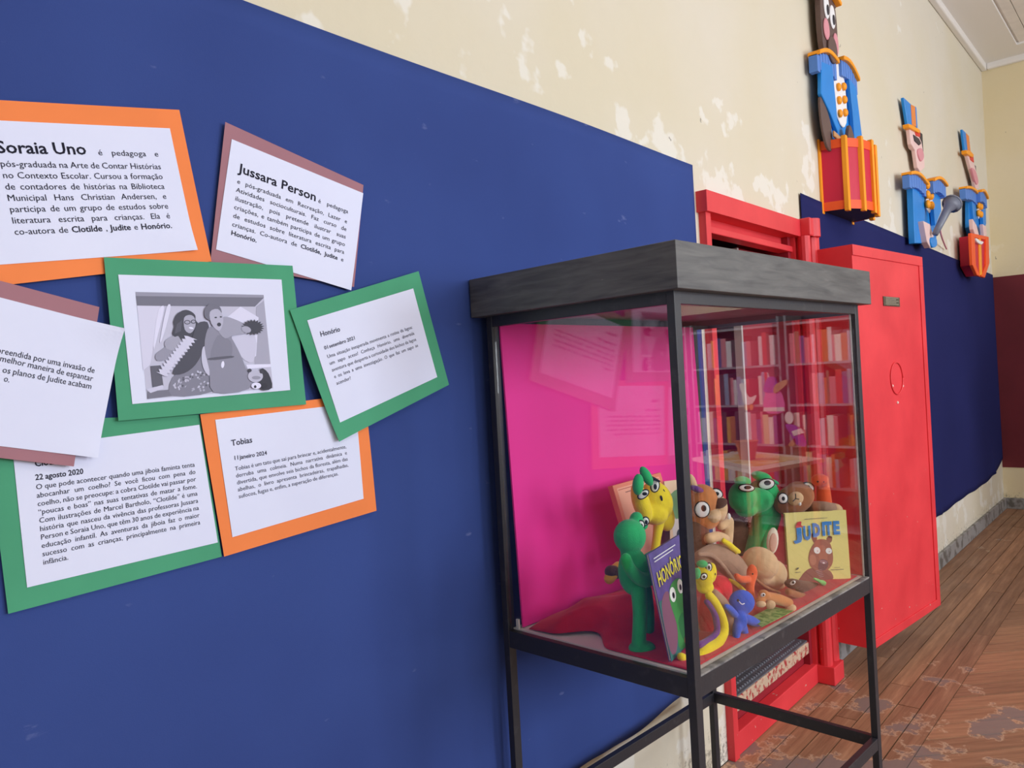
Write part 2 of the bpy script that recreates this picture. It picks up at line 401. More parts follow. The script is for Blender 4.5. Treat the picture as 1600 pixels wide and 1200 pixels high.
# floor: sub-floor with every plank a part
floor = struct(box('floor', XN, XE+.2, YB-.2, .25, -.06, -.012, mat('subfloor_dark', (46, 36, 30), .9)))
YBD = -.555
seams = [0, -.11, -.2, -.29, -.38, -.468, YBD]
def plank(x0, x1, y0, y1):
    g = .0025; L_ = x1-x0; Wd = y1-y0
    o = MB().box(-L_/2+g, L_/2-g, -Wd/2+g, Wd/2-g, -.012, rnd.uniform(-.0012, .0012)).obj('plank', M_floor, floor, origin=(0, 0, 0))
    return o
for i in range(len(seams)-1):
    x = XN+rnd.uniform(-1.5, 0)
    while x < XE:
        L_ = rnd.uniform(2.0, 3.2); x1 = min(x+L_, XE); xa = max(x, XN)
        if x1 > xa+.05:
            o = plank(xa, x1, seams[i+1], seams[i]); o.location = Vector(((xa+x1)/2, (seams[i]+seams[i+1])/2, 0))-wloc(floor)
        x += L_
# diagonal planks between the border strip and a cross strip
PW = .1145; d45 = Vector((-1, 1, 0)).normalized(); n45 = Vector((1, 1, 0)).normalized(); YC = -3.1
k = 0; s = XN-.2
mat45 = M_floor
def diag(s0, s1):
    # plank running along (1,-1): its two long edges meet y=YBD at x=s0 and x=s1
    pts = [(s0, YBD), (s1, YBD), (s1+(YBD-YC), YC), (s0+(YBD-YC), YC)]
    q = []
    c = Vector(((s0+s1)/2+(YBD-YC)/2, (YBD+YC)/2, 0)); R = Matrix.Rotation(PI/4, 3, 'Z')
    return pts, c, R
s = XN-2.4
while s < XE:
    s1 = s+PW*math.sqrt(2)
    pts, c, R = diag(s+.0045, s1-.0045)
    poly = [Vector((x, y, 0)) for x, y in pts]
    # clip to the room in x
    def clip(poly, lim, sign):
        out = []
        for i in range(len(poly)):
            a, b = poly[i], poly[(i+1) % len(poly)]
            ia = sign*(a.x-lim) <= 0; ib = sign*(b.x-lim) <= 0
            if ia: out.append(a)
            if ia != ib: out.append(a.lerp(b, (lim-a.x)/(b.x-a.x)))
        return out
    poly = clip(poly, XE, 1)
    if poly: poly = clip(poly, XN, -1)
    if len(poly) > 2:
        zt = rnd.uniform(-.0014, .0012); n = len(poly)
        loc = [R @ (p-c) for p in poly]
        v = [Vector((p.x, p.y, -.012)) for p in loc]+[Vector((p.x, p.y, zt)) for p in loc]
        f = [tuple(range(n)), tuple(range(2*n-1, n-1, -1))]+[(i, (i+1) % n, (i+1) % n+n, i+n) for i in range(n)]
        o = obj('plank', v, f, M_floor, floor, origin=(0, 0, 0)); o.location = c-wloc(floor); o.rotation_euler = (0, 0, -PI/4)
    s = s1
mb = MB(); y = YC-.003
while y > YB: mb.box(XN, XE, max(y-.108, YB), y, -.012, 0); y -= .112
o = mb.obj('floor_planks', M_floor, floor, origin=(0, 0, 0)); o.location = -wloc(floor); o['kind'] = 'stuff'

# ------------------------------------------------------------ navy cloths on the wall
def cloth(name, x0, x1, z0f, z1f, label, pleats, cm=None, nx=240, nz=40, off=.006):
    v = []; f = []
    for i in range(nx+1):
        t = i/nx; x = x0+(x1-x0)*t
        zb = z0f(x); zt_ = z1f(x)
        for j in range(nz+1):
            s = j/nz; z = zb+(zt_-zb)*s
            y = -off-.004*(1+math.sin(x*3.1+z*1.3))*.5
            for (pxx, pw, pa) in pleats:
                y -= pa*math.exp(-((x-pxx+.25*(z-zb))/pw)**2)*max(0, 1-(z-zb)/.45)**1.5
            v.append((x, y, z))
    for i in range(nx):
        for j in range(nz):
            a = i*(nz+1)+j; f.append((a, a+1, a+nz+2, a+nz+1))
    o = obj(name, v, f, cm or M_navy, smooth=True)
    md = o.modifiers.new('thick', 'SOLIDIFY'); md.thickness = .002; md.offset = 0
    return tag(o, label, 'wall cloth')
wob = lambda x: .008*math.sin(x*5.3)+.006*math.sin(x*13.7+1)
cloth('wall_cloth', -3.1, 2.69, lambda x: .362+wob(x), lambda x: 2.284+.003*math.sin(x*4), 'long navy blue cloth stretched on the wall behind the pinned sheets', [(1.45, .03, .012), (1.53, .025, .014), (1.62, .03, .01), (1.2, .05, .006), (1.9, .06, .006)])
def botr(x): return .37+.5*wob(x*.9)+(.10*max(0, (x-7.9)/.8)**2 if x > 7.9 else 0)
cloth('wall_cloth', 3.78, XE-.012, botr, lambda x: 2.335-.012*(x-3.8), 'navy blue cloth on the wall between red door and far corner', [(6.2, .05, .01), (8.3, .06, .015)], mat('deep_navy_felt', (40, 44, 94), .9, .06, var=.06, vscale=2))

# ------------------------------------------------------------ sheets pinned on the cloth
M_or = mat('orange_card', (246, 138, 78), .75, .2, var=.05, vscale=6)
M_gr = mat('green_card', (78, 160, 122), .75, .2, var=.07, vscale=6)
M_mv = mat('mauve_card', (165, 118, 128), .75, .2, var=.05, vscale=6)
def disp(x, z): return .0022*(1+math.sin(9*x+3.3*z))*.5+.0016*(1+math.sin(14*z-6*x+1.3))*.5
def quadmesh(name, q, off, curl, m, parent, n=30):
    """card or sheet through four wall points (lt, rt, rb, lb) in (x,z)"""
    v = []; f = []
    for j in range(n+1):
        for i in range(n+1):
            s, t = i/n, j/n
            x = (q[0][0]*(1-s)+q[1][0]*s)*(1-t)+(q[3][0]*(1-s)+q[2][0]*s)*t
            z = (q[0][1]*(1-s)+q[1][1]*s)*(1-t)+(q[3][1]*(1-s)+q[2][1]*s)*t
            c = 0
            for (a, b, amp) in curl:
                dd = math.hypot(s-a, t-b); c += amp*max(0, 1-dd/.3)**2
            v.append((x, -(off+disp(x, z)+c), z))
    for j in range(n):
        for i in range(n):
            a = j*(n+1)+i; f.append((a, a+1, a+n+2, a+n+1))
    o = obj(name, v, f, m, parent)
    md = o.modifiers.new('thick', 'SOLIDIFY'); md.thickness = .0005; md.offset = 0
    return o
def wp(q): p = onwall(*q); return (p.x, p.z)
def lettering(parent, off, blocks, m=None, name='lettering'):
    mb = MB()
    for (A, B, Cp, lines, size, just, lastfree) in blocks:
        A, B, Cp = [Vector(wp(t)) if t else Vector((0, 0)) for t in (A, B, Cp)]
        W = (B-A).length; ex = (B-A).normalized(); ey = Vector((ex.y, -ex.x))
        n = len(lines); dn = (Cp-A)/(n-1) if n > 1 else ey*.02; sp = dn.length if n > 1 else .02; dn = dn.normalized() if n > 1 else ey
        for (x, y, sx, sy, key) in layout(lines, W, sp, size, lastfree, just):
            vs, fs, _ = GLYPH[key]
            P = []
            for gx, gy in vs:
                p = A+ex*(x+gx*sx)+dn*y-ey*(gy*sy)
                P.append((p.x, -(off+disp(p.x, p.y)+.0009), p.y))
            mb.add(P, fs)
    return mb.obj(name, m or M_ink, parent)
POSTERS = [
 dict(k='jus', col=M_mv, off=.0140, lab='white sheet headed Jussara Person on mauve card, above the green card with photo',
   out=[(.776, 2.027), (1.103, 1.957), (1.06, 1.726), (.73, 1.755)], inn=[(.787, 1.996), (1.100, 1.938), (1.051, 1.718), (.742, 1.779)], curl=[(0, 0, .003)],
   blocks=[((365.6, 272), (485, 317), None, ['*Jussara Person*'], .0262, True, False),
           ((489, 319), (535.7, 336), None, ['é pedagoga'], .0130, True, False),
           ((362.7, 289), (534, 351.5), (353, 369), ['e pós-graduada em Recreação, Lazer e', 'Atividades socioculturais. Faz curso de', 'ilustração, pois pretende ilustrar suas', 'criações, e também participa de um grupo', 'de estudos sobre literatura escrita para', 'crianças. Co-autora de *Clotilde*, *Judite* e', '*Honório*.'], .0128, True, True)]),
 dict(k='sor', col=M_or, off=.0185, lab='white sheet headed Soraia Uno on orange card at the top left',
   out=[(.37, 1.973), (.684, 2.028), (.73, 1.755), (.364, 1.686)], inn=[(.368, 1.941), (.664, 1.99), (.701, 1.773), (.366, 1.719)], curl=[(1, 1, .006)],
   blocks=[((-12, 244), (128, 246), None, ['*Soraia Uno*'], .0265, True, False),
           ((146, 247), (239.5, 249), None, ['é pedagoga e'], .0138, True, False),
           ((-6, 265.5), (243.5, 268.5), (16, 370.5), ['pós-graduada na Arte de Contar Histórias', 'no Contexto Escolar. Cursou a formação', 'de contadores de histórias na Biblioteca', 'Municipal Hans Christian Andersen, e', 'participa de um grupo de estudos sobre', 'literatura escrita para crianças. Ela é', 'co-autora de *Clotilde* , *Judite* e *Honório*.'], .0142, True, False)]),
 dict(k='clo', col=M_gr, off=.0140, lab='white sheet dated 22 agosto 2020 on green card at the bottom left',
   out=[(.355, 1.482), (.692, 1.471), (.72, 1.203), (.371, 1.188)], inn=[(.389, 1.437), (.691, 1.452), (.713, 1.231), (.398, 1.222)], curl=[],
   blocks=[((48, 728.5), (95, 723), None, ['*Clotilde*'], .0150, True, False),
           ((49, 749.5), (124, 739.5), None, ['*22 agosto 2020*'], .0128, True, False),
           ((50, 764), (297.8, 728.5), (61, 880.5), ['O que pode acontecer quando uma jiboia faminta tenta', 'abocanhar um coelho? Se você ficou com pena do', 'coelho, não se preocupe: a cobra Clotilde vai passar por', '“poucas e boas” nas suas tentativas de matar a fome.', 'Com ilustrações de Marcel Bartholo, “Clotilde” é uma', 'história que nasceu da vivência das professoras Jussara', 'Person e Soraia Uno, que têm 30 anos de experiência na', 'educação infantil. As aventuras da jiboia faz o maior', 'sucesso com as crianças, principalmente na primeira', 'infância.'], .0118, True, True)]),
 dict(k='tob', col=M_or, off=.0185, lab='white sheet headed Tobias on orange card at the bottom of the cluster',
   out=[(.692, 1.471), (1.069, 1.492), (1.084, 1.23), (.722, 1.203)], inn=[(.72, 1.459), (1.041, 1.472), (1.049, 1.262), (.74, 1.236)], curl=[],
   blocks=[((353, 696.5), (385.4, 691), None, ['*Tobias*'], .0160, True, False),
           ((356.4, 718.5), (408, 710), None, ['*11 janeiro 2024*'], .0112, True, False),
           ((358.5, 735), (530.5, 700), (363.9, 777.8), ['Tobias é um tatu que sai para brincar e, acidentalmente,', 'derruba uma colmeia. Numa narrativa dinâmica e', 'divertida, que envolve seis bichos da floresta, além das', 'abelhas, o livro apresenta brincadeiras, trapalhadas,', 'sufocos, fugas e, enfim, a superação de diferenças.'], .0112, True, True)]),
 dict(k='pho', col=M_gr, off=.0235, lab='black and white photo of two women printed on white, on green card',
   out=[(.537, 1.746), (.9, 1.759), (.915, 1.476), (.545, 1.47)], inn=[(.558, 1.718), (.872, 1.729), (.879, 1.507), (.569, 1.497)], curl=[(1, 0, .003)], blocks=[]),
 dict(k='lef', col=M_mv, off=.0285, lab='white sheet with curling corner on mauve card, cut by the left edge',
   out=[(.185, 1.745), (.523, 1.661), (.470, 1.402), (.125, 1.487)], inn=[(.257, 1.702), (.557, 1.625), (.505, 1.412), (.204, 1.485)], curl=[(1, 0, .012), (1, 1, .005)],
   blocks=[((-34, 549.5), (135, 584.5), None, ['surpreendida por uma invasão de'], .0136, True, False),
           ((-12, 566), (132.5, 597), None, ['melhor maneira de espantar'], .0136, True, False),
           ((-8, 583.5), (130, 609), None, ['os planos de Judite acabam'], .0136, True, False),
           ((-6, 597), (3, 599), None, ['o.'], .0136, True, False)]),
 dict(k='hon', col=M_gr, off=.0285, lab='tilted white sheet headed Honório on green card, rightmost of the cluster',
   out=[(.885, 1.668), (1.242, 1.772), (1.32, 1.5), (.984, 1.393)], inn=[(.924, 1.648), (1.221, 1.73), (1.281, 1.52), (.991, 1.433)], curl=[(0, 1, .004)],
   blocks=[((486.7, 528), (517.5, 519.5), None, ['*Honório*'], .0150, True, False),
           ((493, 548), (540.4, 532), None, ['*01 setembro 2021*'], .0108, True, False),
           ((497.7, 561.5), (631, 515), (511.7, 602.5), ['Uma situação inesperada movimenta a rotina da lagoa:', 'um sapo aceso! Conheça Honório, uma divertida', 'aventura que desperta a curiosidade dos bichos da lagoa', 'e os leva a uma investigação. O que faz um sapo se', 'acender?'], .0110, True, True)]),
]
ws = []
for P in POSTERS:
    for b in P['blocks']:
        for l in b[3]: ws += parse(l)
ws += [(c, 3.5) for c in 'JUDITE']+[(c, 1.2) for c in 'HONÓRIO']
prepare(ws)
for P in POSTERS:
    cx = sum(q[0] for q in P['out'])/4; cz = min(q[1] for q in P['out'])
    t = thing('pinned_sheet', P['lab'], 'poster', (cx, -P['off'], cz), 'sheets on coloured card pinned to the navy cloth')
    quadmesh('backing_card', P['out'], P['off'], [c for c in P['curl'] if P['k'] in ('hon',)], P['col'], t)
    sh = quadmesh('sheet', P['inn'], P['off']+.0012, [], M_paper, t) if P['k'] not in ('lef', 'sor') else quadmesh('sheet', P['inn'], P['off']+.0012, P['curl'], M_paper, t)
    if P['blocks']:
        big = [b for b in P['blocks'] if '*' == b[3][0][0] and len(b[3]) == 1]; body = [b for b in P['blocks'] if b not in big]
        lettering(sh, P['off']+.0012, big+body, M_ink2 if P['k'] in ('tob', 'hon') else M_ink, 'lettering')
    if P['k'] == 'pho':
        off = P['off']+.0012
        def fp(x, y, h):
            p = onwall(150+x/4.4455, 400+y/4.4455); return (p.x, -(off+disp(p.x, p.z)+.0006+h), p.z)
        S = []
        def g(v): return (int(v*.97)+4, int(v*.97)+4, min(255, int(v*1.04)+14))
        def add(v, pts, sm=True): S.append((g(v), smoothpoly(pts, 3) if sm else pts))
        add(196, [(229, 262), (1110, 282), (1180, 922), (308, 996)], False)
        add(150, [(229, 262), (1110, 282), (1112, 300), (231, 290)], False)
        add(112, [(231, 290), (1112, 300), (1050, 362), (238, 356)], False)
        add(215, [(238, 356), (400, 358), (350, 640), (330, 760), (280, 800)], False)
        add(170, [(1112, 320), (1060, 362), (1050, 760), (1160, 770)], False)
        add(225, [(390, 380), (425, 372), (380, 560), (352, 660), (362, 520)])
        add(222, [(440, 372), (470, 368), (420, 560), (395, 600)])
        add(222, [(950, 362), (1075, 436), (1060, 700), (1000, 740), (940, 560), (850, 440)], False)
        add(205, [(890, 560), (1050, 560), (1040, 740), (950, 700)])
        add(232, [(990, 760), (1160, 756), (1162, 776), (1000, 790)], False)
        add(92, [(330, 770), (400, 765), (420, 905), (345, 915)], False)
        add(118, [(310, 945), (480, 930), (480, 975), (310, 996)], False)
        add(208, [(300, 930), (415, 900), (420, 925), (330, 955)], False)
        # seated and standing figures
        add(128, [(480, 850), (600, 760), (700, 650), (760, 830), (760, 945), (480, 975)])       # patterned skirt
        for q in range(90):
            x = 490+rnd.random()*255; y = 800+rnd.random()*140
            if y < 965-(x-480)*.12 and y > 880-(x-480)*.45: S.append((g(rnd.choice([90, 175, 195])), ell(x, y, 5+4*rnd.random(), 6+5*rnd.random(), rnd.random()*3, 8), (.5+(q % 7)*.06)))
        add(150, [(470, 580), (540, 570), (600, 620), (560, 700), (480, 720), (380, 735), (366, 690), (430, 640)])  # arm
        add(165, [(430, 600), (510, 555), (540, 600), (500, 660), (440, 650)])
        add(62, [(480, 545), (492, 500), (486, 470), (505, 420), (540, 395), (575, 385), (615, 400), (638, 425), (640, 455), (660, 485), (645, 520), (650, 545), (600, 590), (575, 570), (545, 596), (520, 565), (495, 570)])
        for q in range(6): S.append((g(88), [(497+q*7, 545-q*3), (512+q*6, 480-q*5), (516+q*6, 482-q*5), (502+q*7, 550-q*3)], .5+q*.05))   # hair
        add(172, [(560, 440), (600, 420), (632, 440), (638, 500), (605, 545), (565, 520)])       # face
        add(70, ell(582, 470, 22, 15), False); add(165, ell(582, 470, 16, 10), False); add(70, ell(624, 466, 18, 14), False); add(160, ell(624, 466, 12, 9), False)
        add(235, ell(608, 510, 16, 7, .2), False)
        add(70, [(650, 480), (720, 470), (730, 560), (700, 650), (640, 760), (560, 820), (480, 820), (540, 720), (600, 640), (620, 560)])  # dark boa
        boa = []
        for q in range(26):
            t_ = q/25; x = 605-200*t_**1.0; y = 565+260*t_; 
            boa.append((x-(38 if q % 2 else 20), y-(14 if q % 2 else 0)))
        for q in range(26):
            t_ = 1-q/25; x = 605-200*t_; y = 565+260*t_
            boa.append((x+(46 if q % 2 else 26)*(1-.2*t_), y+(26 if q % 2 else 14)))
        add(212, boa, False)
        add(200, [(690, 640), (725, 660), (740, 830), (700, 800), (680, 720)])
        add(140, [(720, 520), (760, 500), (830, 520), (900, 600), (985, 780), (1010, 925), (765, 950), (735, 800), (700, 640)])   # dress
        add(128, [(790, 560), (880, 600), (890, 690), (850, 720), (740, 720)])
        add(88, [(735, 715), (885, 700), (890, 714), (740, 730)]); add(235, ell(826, 760, 11, 24, .1), False)
        add(160, [(820, 440), (880, 440), (1010, 500), (1020, 540), (900, 560), (840, 580), (790, 520)])   # raised arm
        add(110, [(705, 440), (700, 380), (740, 345), (800, 360), (815, 420), (760, 460)])       # short hair
        add(182, [(735, 400), (790, 380), (825, 430), (822, 490), (795, 530), (745, 480)])       # face
        add(50, ell(798, 486, 14, 13), False); add(60, ell(775, 438, 9, 5), False); add(60, ell(810, 434, 8, 5), False)
        spk = []
        for q in range(40):
            a = 2*PI*q/40; R_ = 1 if q % 2 else .72; spk.append((1030+78*R_*math.cos(a)*1.05, 505+56*R_*math.sin(a)))
        add(58, spk, False); add(170, ell(985, 520, 34, 22, .3), False)
        add(48, [(1085, 790), (1140, 820), (1165, 920), (1080, 925)]); add(190, ell(1050, 840, 52, 42), False); add(60, ell(1010, 800, 14, 12), False)
        add(60, ell(1092, 810, 14, 12), False); add(150, ell(1055, 850, 30, 12), False); add(230, ell(1055, 905, 34, 22), False); add(40, ell(1048, 912, 9, 10), False); add(40, ell(1110, 905, 22, 18), False)
        flat_art('photo_print', S, fp, sh, .0001)

# ------------------------------------------------------------ red steel doorway
dr = struct(MB().box(DX0-.04, DX0, -.03, .18, 0, 2.105).box(DX0-.055, DX1+.02, -.045, 0, 2.105, 2.185).box(DX0, DX1, 0, .18, 2.105, 2.13)
    .obj('door_1', M_red))
box('lintel', DX0, DX1, -.012, .05, 2.035, 2.062, M_red, dr, bv=.003)
box('lintel_recess', DX0, DX1, .03, .06, 2.06, 2.11, M_red, dr)
box('hinge_cover', DX1+.022, DX1+.085, -.09, 0, 2.105, 2.19, M_red, dr, bv=.006)
o = MB(); v_, f_ = tube_v([(DX1+.10, -.062, 2.105), (DX1+.10, -.062, 2.19)], .045, 16); o.add(v_, f_); o.obj('hinge_barrel', M_red, dr, smooth=False)
mb = MB()
for xx, rr in ((DX1+.03, .028), (DX1+.115, .030)):
    v_, f_ = tube_v([(xx, -.055, .08), (xx, -.055, 2.105)], rr, 12); mb.add(v_, f_)
mb.obj('jamb_post', M_red, dr, smooth=False)
box('jamb_plate', DX1, DX1+.20, -.02, .002, .08, 2.12, M_red, dr)
box('jamb_flange', DX1+.15, DX1+.19, -.07, -.02, .16, 2.13, M_red, dr)
box('jamb_foot', DX1-.0, DX1+.13, -.10, 0, 0, .085, M_red, dr, bv=.004)
box('base_plate', DX0-.0, DX1+.0, -.022, .029, 0, .09, M_red, dr, bv=.003)
box('reveal', DX1-.03, DX1, 0, .25, 0, 2.13, mat('shaded_red_enamel', (150, 34, 48), .5, .4, var=.1, vscale=5), dr); box('reveal', DX0, DX0+.012, 0, .25, 0, 2.13, M_red, dr)  # right reveal: red enamel darkened, doorway shade put into the colour
M_chip = mat('worn_red_wood_edge', (170, 60, 60), .8, col2=(200, 175, 150), vscale=38, thr=(.42, .5), bump=.8, bscale=90)
M_dr2 = MATS['shaded_red_enamel']
box('step_riser', DX0+.012, DX1-.03, .03, .60, 0, .145, M_dr2, dr)  # riser takes the darkened red, shade below the step painted in
box('step_board', DX0+.012, DX1-.03, .002, .60, .145, .2, M_chip, dr, bv=.004)
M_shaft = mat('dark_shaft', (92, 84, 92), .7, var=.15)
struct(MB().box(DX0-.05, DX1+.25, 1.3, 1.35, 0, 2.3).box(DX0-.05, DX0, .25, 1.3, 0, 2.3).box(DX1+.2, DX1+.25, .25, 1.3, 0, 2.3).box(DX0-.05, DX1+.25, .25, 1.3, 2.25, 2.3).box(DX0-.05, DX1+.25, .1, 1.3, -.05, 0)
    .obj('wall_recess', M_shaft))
M_dred = mat('shaded_red_enamel', (150, 34, 48), .5, .4, var=.1, vscale=5)  # inner door: same red with the recess shade painted into it
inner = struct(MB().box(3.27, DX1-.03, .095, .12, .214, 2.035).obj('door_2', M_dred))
box('door_edge', 3.255, 3.27, .09, .125, .214, 2.035, mat('bare_metal_edge', (205, 200, 198), .35, .6), inner)
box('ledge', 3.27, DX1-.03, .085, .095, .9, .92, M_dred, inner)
# rubber mat with studs
M_rub = mat('grey_rubber', (96, 100, 108), .5, .4, var=.15, vscale=20)
mt = tag(box('door_mat', DX0+.02, DX1-.035, .008, .50, .2, .206, M_rub), 'grey studded rubber mat on the step inside the red doorway', 'mat')
mb = MB(); nx = 34; ny = 15
for i in range(nx):
    for j in range(ny):
        x = DX0+.045+(i+.5)*(DX1-DX0-.11)/nx; y = .014+(j+.5)*.48/ny; a = .0095; b_ = .0095
        top = [(x-a*.55, y-b_*.55, .2125), (x+a*.55, y-b_*.55, .2125), (x+a*.55, y+b_*.55, .2125), (x-a*.55, y+b_*.55, .2125)]
        bot = [(x-a, y-b_, .2055), (x+a, y-b_, .2055), (x+a, y+b_, .2055), (x-a, y+b_, .2055)]
        mb.add(top+bot, [(0, 1, 2, 3), (0, 4, 5, 1), (1, 5, 6, 2), (2, 6, 7, 3), (3, 7, 4, 0)])
o = mb.obj('stud', M_rub, mt); o['kind'] = 'stuff'
# open door leaf, a deep steel tray
th = -.105; lo = Vector((3.74, -.245, 0)); le = Vector((math.cos(th), math.sin(th), 0)); ln = Vector((-math.sin(th), math.cos(th), 0))
LB = lambda a, b, z: lo+le*a+ln*b+Vector((0, 0, z))
LW = .87; Z0, Z1 = .17, 2.045
leaf = struct(box('door_3', 0, LW, 0, .012, Z0, Z1, M_red, B=LB))
box('side_panel', 0, .01, .012, .19, Z0, Z1, M_red, leaf, LB)
box('side_panel', LW-.01, LW, .012, .12, Z0, Z1, M_red, leaf, LB)
box('side_panel', .01, LW-.01, .012, .13, Z1-.01, Z1, M_red, leaf, LB); box('side_panel', .01, LW-.01, .012, .13, Z0, Z0+.01, M_red, leaf, LB)
box('rim', .0, LW, -.006, 0, Z1-.05, Z1, M_red, leaf, LB, .002); box('rim', 0, LW, -.006, 0, Z0, Z0+.04, M_red, leaf, LB, .002)
box('rim', LW-.05, LW, -.006, 0, Z0+.04, Z1-.05, M_red, leaf, LB, .002)
lp = lambda px, py: (lambda p: ((p-lo).dot(le), p.z))(onplane(px, py, lo, ln))
a0, z0 = lp(1380, 481); a1, z1 = lp(1404, 462)
M_plate = mat('engraved_plate', (120, 112, 96), .45, .5, col2=(78, 72, 62), vscale=60, stretch=(1, 1, 6), metal=.6)
pl = box('name_plate', a0, a1, -.005, 0, z0+.01, z1-.01, M_plate, leaf, LB, .001)
for k in range(5):
    zz = z0+.018+(z1-z0-.035)*k/4; box('engraved_line', a0+.02, a1-.02-(.03*(k % 2)), -.0062, -.005, zz, zz+.004, mat('plate_line', (150, 142, 125), .4), pl, LB)
ac, zc_ = lp(1400.5, 591); rz = abs(lp(1400, 566)[1]-lp(1401, 616)[1])/2; ra = abs(lp(1391, 591)[0]-lp(1410, 591)[0])/2
ring = [LB(ac+ra*math.cos(2*PI*k/28), -.003, zc_+rz*math.sin(2*PI*k/28)) for k in range(29)]
v_, f_ = tube_v(ring, .0035, 6); obj('handle_cover', v_, f_, M_red, leaf, smooth=True)
for q in ((1394, 603), (1410, 603), (1402, 629)):
    a_, z_ = lp(*q); v_, f_ = sphere_v(LB(a_, -.002, z_), le*.007, ln*.005, Vector((0, 0, .007)), 8, 5); obj('screw', v_, f_, mat('screw_white', (235, 225, 215), .4), leaf)

# ------------------------------------------------------------ display case
rot = -.0642; CU = 1.41; CO = Vector((1.4178, -.6015, 0)); CX = Vector((math.cos(rot), math.sin(rot), 0)); CY = Vector((-math.sin(rot), math.cos(rot), 0))
CW, CL = .398, .695; ZF = 1.053; ZB = .8697; ZLEG = ZF-ZB/CU
CB = lambda a, b, z: CO+CX*(a*CU)+CY*(b*CU)+Vector((0, 0, ZB+(z-ZF)*CU))
case = thing('display_case', 'black steel and glass display case on tall legs, full of soft toys', 'display case', CB(CL/2, CW/2, ZLEG))
PT = .0135
for a, b in ((0, 0), (CL-PT-.004, 0), (0, CW-PT), (CL-PT-.004, CW-PT)):
    ww = PT+(.004 if 1 else 0)
    box('leg', a, a+ww, b, b+PT, ZLEG, 1.621, M_black, case, CB, .0012)
def rails(name, z0, z1, sides, th=PT):
    for s in sides:
        if s == 'front': box(name, PT+.004, CL-PT-.004, .0006, th, z0, z1, M_black, case, CB, .001)
        if s == 'back': box(name, PT+.004, CL-PT-.004, CW-th, CW-.0006, z0, z1, M_black, case, CB, .001)
        if s == 'left': box(name, .0006, th, PT, CW-PT, z0, z1, M_black, case, CB, .001)
        if s == 'right': box(name, CL-th, CL-.0006, PT, CW-PT, z0, z1, M_black, case, CB, .001)
ALL = ('front', 'back', 'left', 'right')
rails('top_rail', 1.600, 1.621, ALL); rails('bottom_rail', 1.020, 1.0505, ALL); rails('stretcher', .692, .716, ('front', 'back', 'right'))
M_lip = mat('worn_grey_lip', (150, 146, 142), .5, col2=(95, 94, 96), vscale=26, thr=(.45, .6))
box('glazing_lip', .012, CL-.014, .0006, .012, 1.0505, 1.0535, M_lip, case, CB)
box('case_floor', .013, CL-.013, .013, CW-.013, 1.036, ZF, mat('white_board', (226, 222, 214), .6, var=.03), case, CB)
def wood_black():
    m = bpy.data.materials.new('black_stained_wood'); m.use_nodes = True; nt = m.node_tree; N = nt.nodes; L = nt.links; b = N['Principled BSDF']
    b.inputs['Roughness'].default_value = .48; b.inputs['Specular IOR Level'].default_value = .55
    g = N.new('ShaderNodeTexCoord'); mp = N.new('ShaderNodeMapping'); mp.inputs['Scale'].default_value = (5, 5, 42); L.new(g.outputs['Object'], mp.inputs[0])
    n = N.new('ShaderNodeTexNoise'); n.inputs['Scale'].default_value = 1.5; n.inputs['Detail'].default_value = 6; n.inputs['Distortion'].default_value = .6; L.new(mp.outputs[0], n.inputs['Vector'])
    r = N.new('ShaderNodeValToRGB'); e = r.color_ramp.elements; e[0].position = .25; e[1].position = .8; e[0].color = srgb(62, 62, 64); e[1].color = srgb(108, 108, 106)
    L.new(n.outputs['Fac'], r.inputs[0])
    mp2 = N.new('ShaderNodeMapping'); mp2.inputs['Scale'].default_value = (18, 18, 80); L.new(g.outputs['Object'], mp2.inputs[0])
    n2 = N.new('ShaderNodeTexNoise'); n2.inputs['Scale'].default_value = 1.6; n2.inputs['Detail'].default_value = 6; L.new(mp2.outputs[0], n2.inputs['Vector'])
    r2 = N.new('ShaderNodeValToRGB'); e = r2.color_ramp.elements; e[0].position = .73; e[1].position = .78; L.new(n2.outputs['Fac'], r2.inputs[0])
    x = N.new('ShaderNodeMix'); x.data_type = 'RGBA'; L.new(r2.outputs[0], x.inputs[0]); L.new(r.outputs[0], x.inputs[6]); x.inputs[7].default_value = srgb(165, 158, 145)
    L.new(x.outputs[2], b.inputs['Base Color'])
    bp = N.new('ShaderNodeBump'); bp.inputs['Strength'].default_value = .3; bp.inputs['Distance'].default_value = .002; L.new(n.outputs['Fac'], bp.inputs['Height']); L.new(bp.outputs[0], b.inputs['Normal'])
    return m
cap = box('cap', -.02, CL+.02, -.02, CW+.018, 1.619, 1.688, wood_black(), case, CB, .0015)
# panes sit inside the posts
box('pane', .016, CL-.018, .005, .008, ZF, 1.612, M_glass, case, CB)
box('pane', .016, CL-.018, CW-.008, CW-.005, ZF, 1.612, M_glass, case, CB)
box('pane', .005, .008, .015, CW-.015, ZF, 1.612, M_glass, case, CB)
box('pane', CL-.012, CL-.009, .015, CW-.015, ZF, 1.612, M_glass, case, CB)
M_edge = mat('glass_edge_tape', (225, 222, 214), .4)
box('pane_edge_strip', CL-.021, CL-.018, .009, .012, ZF, 1.60, M_edge, case, CB)
box('clip', .010, .014, CW-.03, CW-.024, ZF, ZF+.018, M_edge, case, CB)

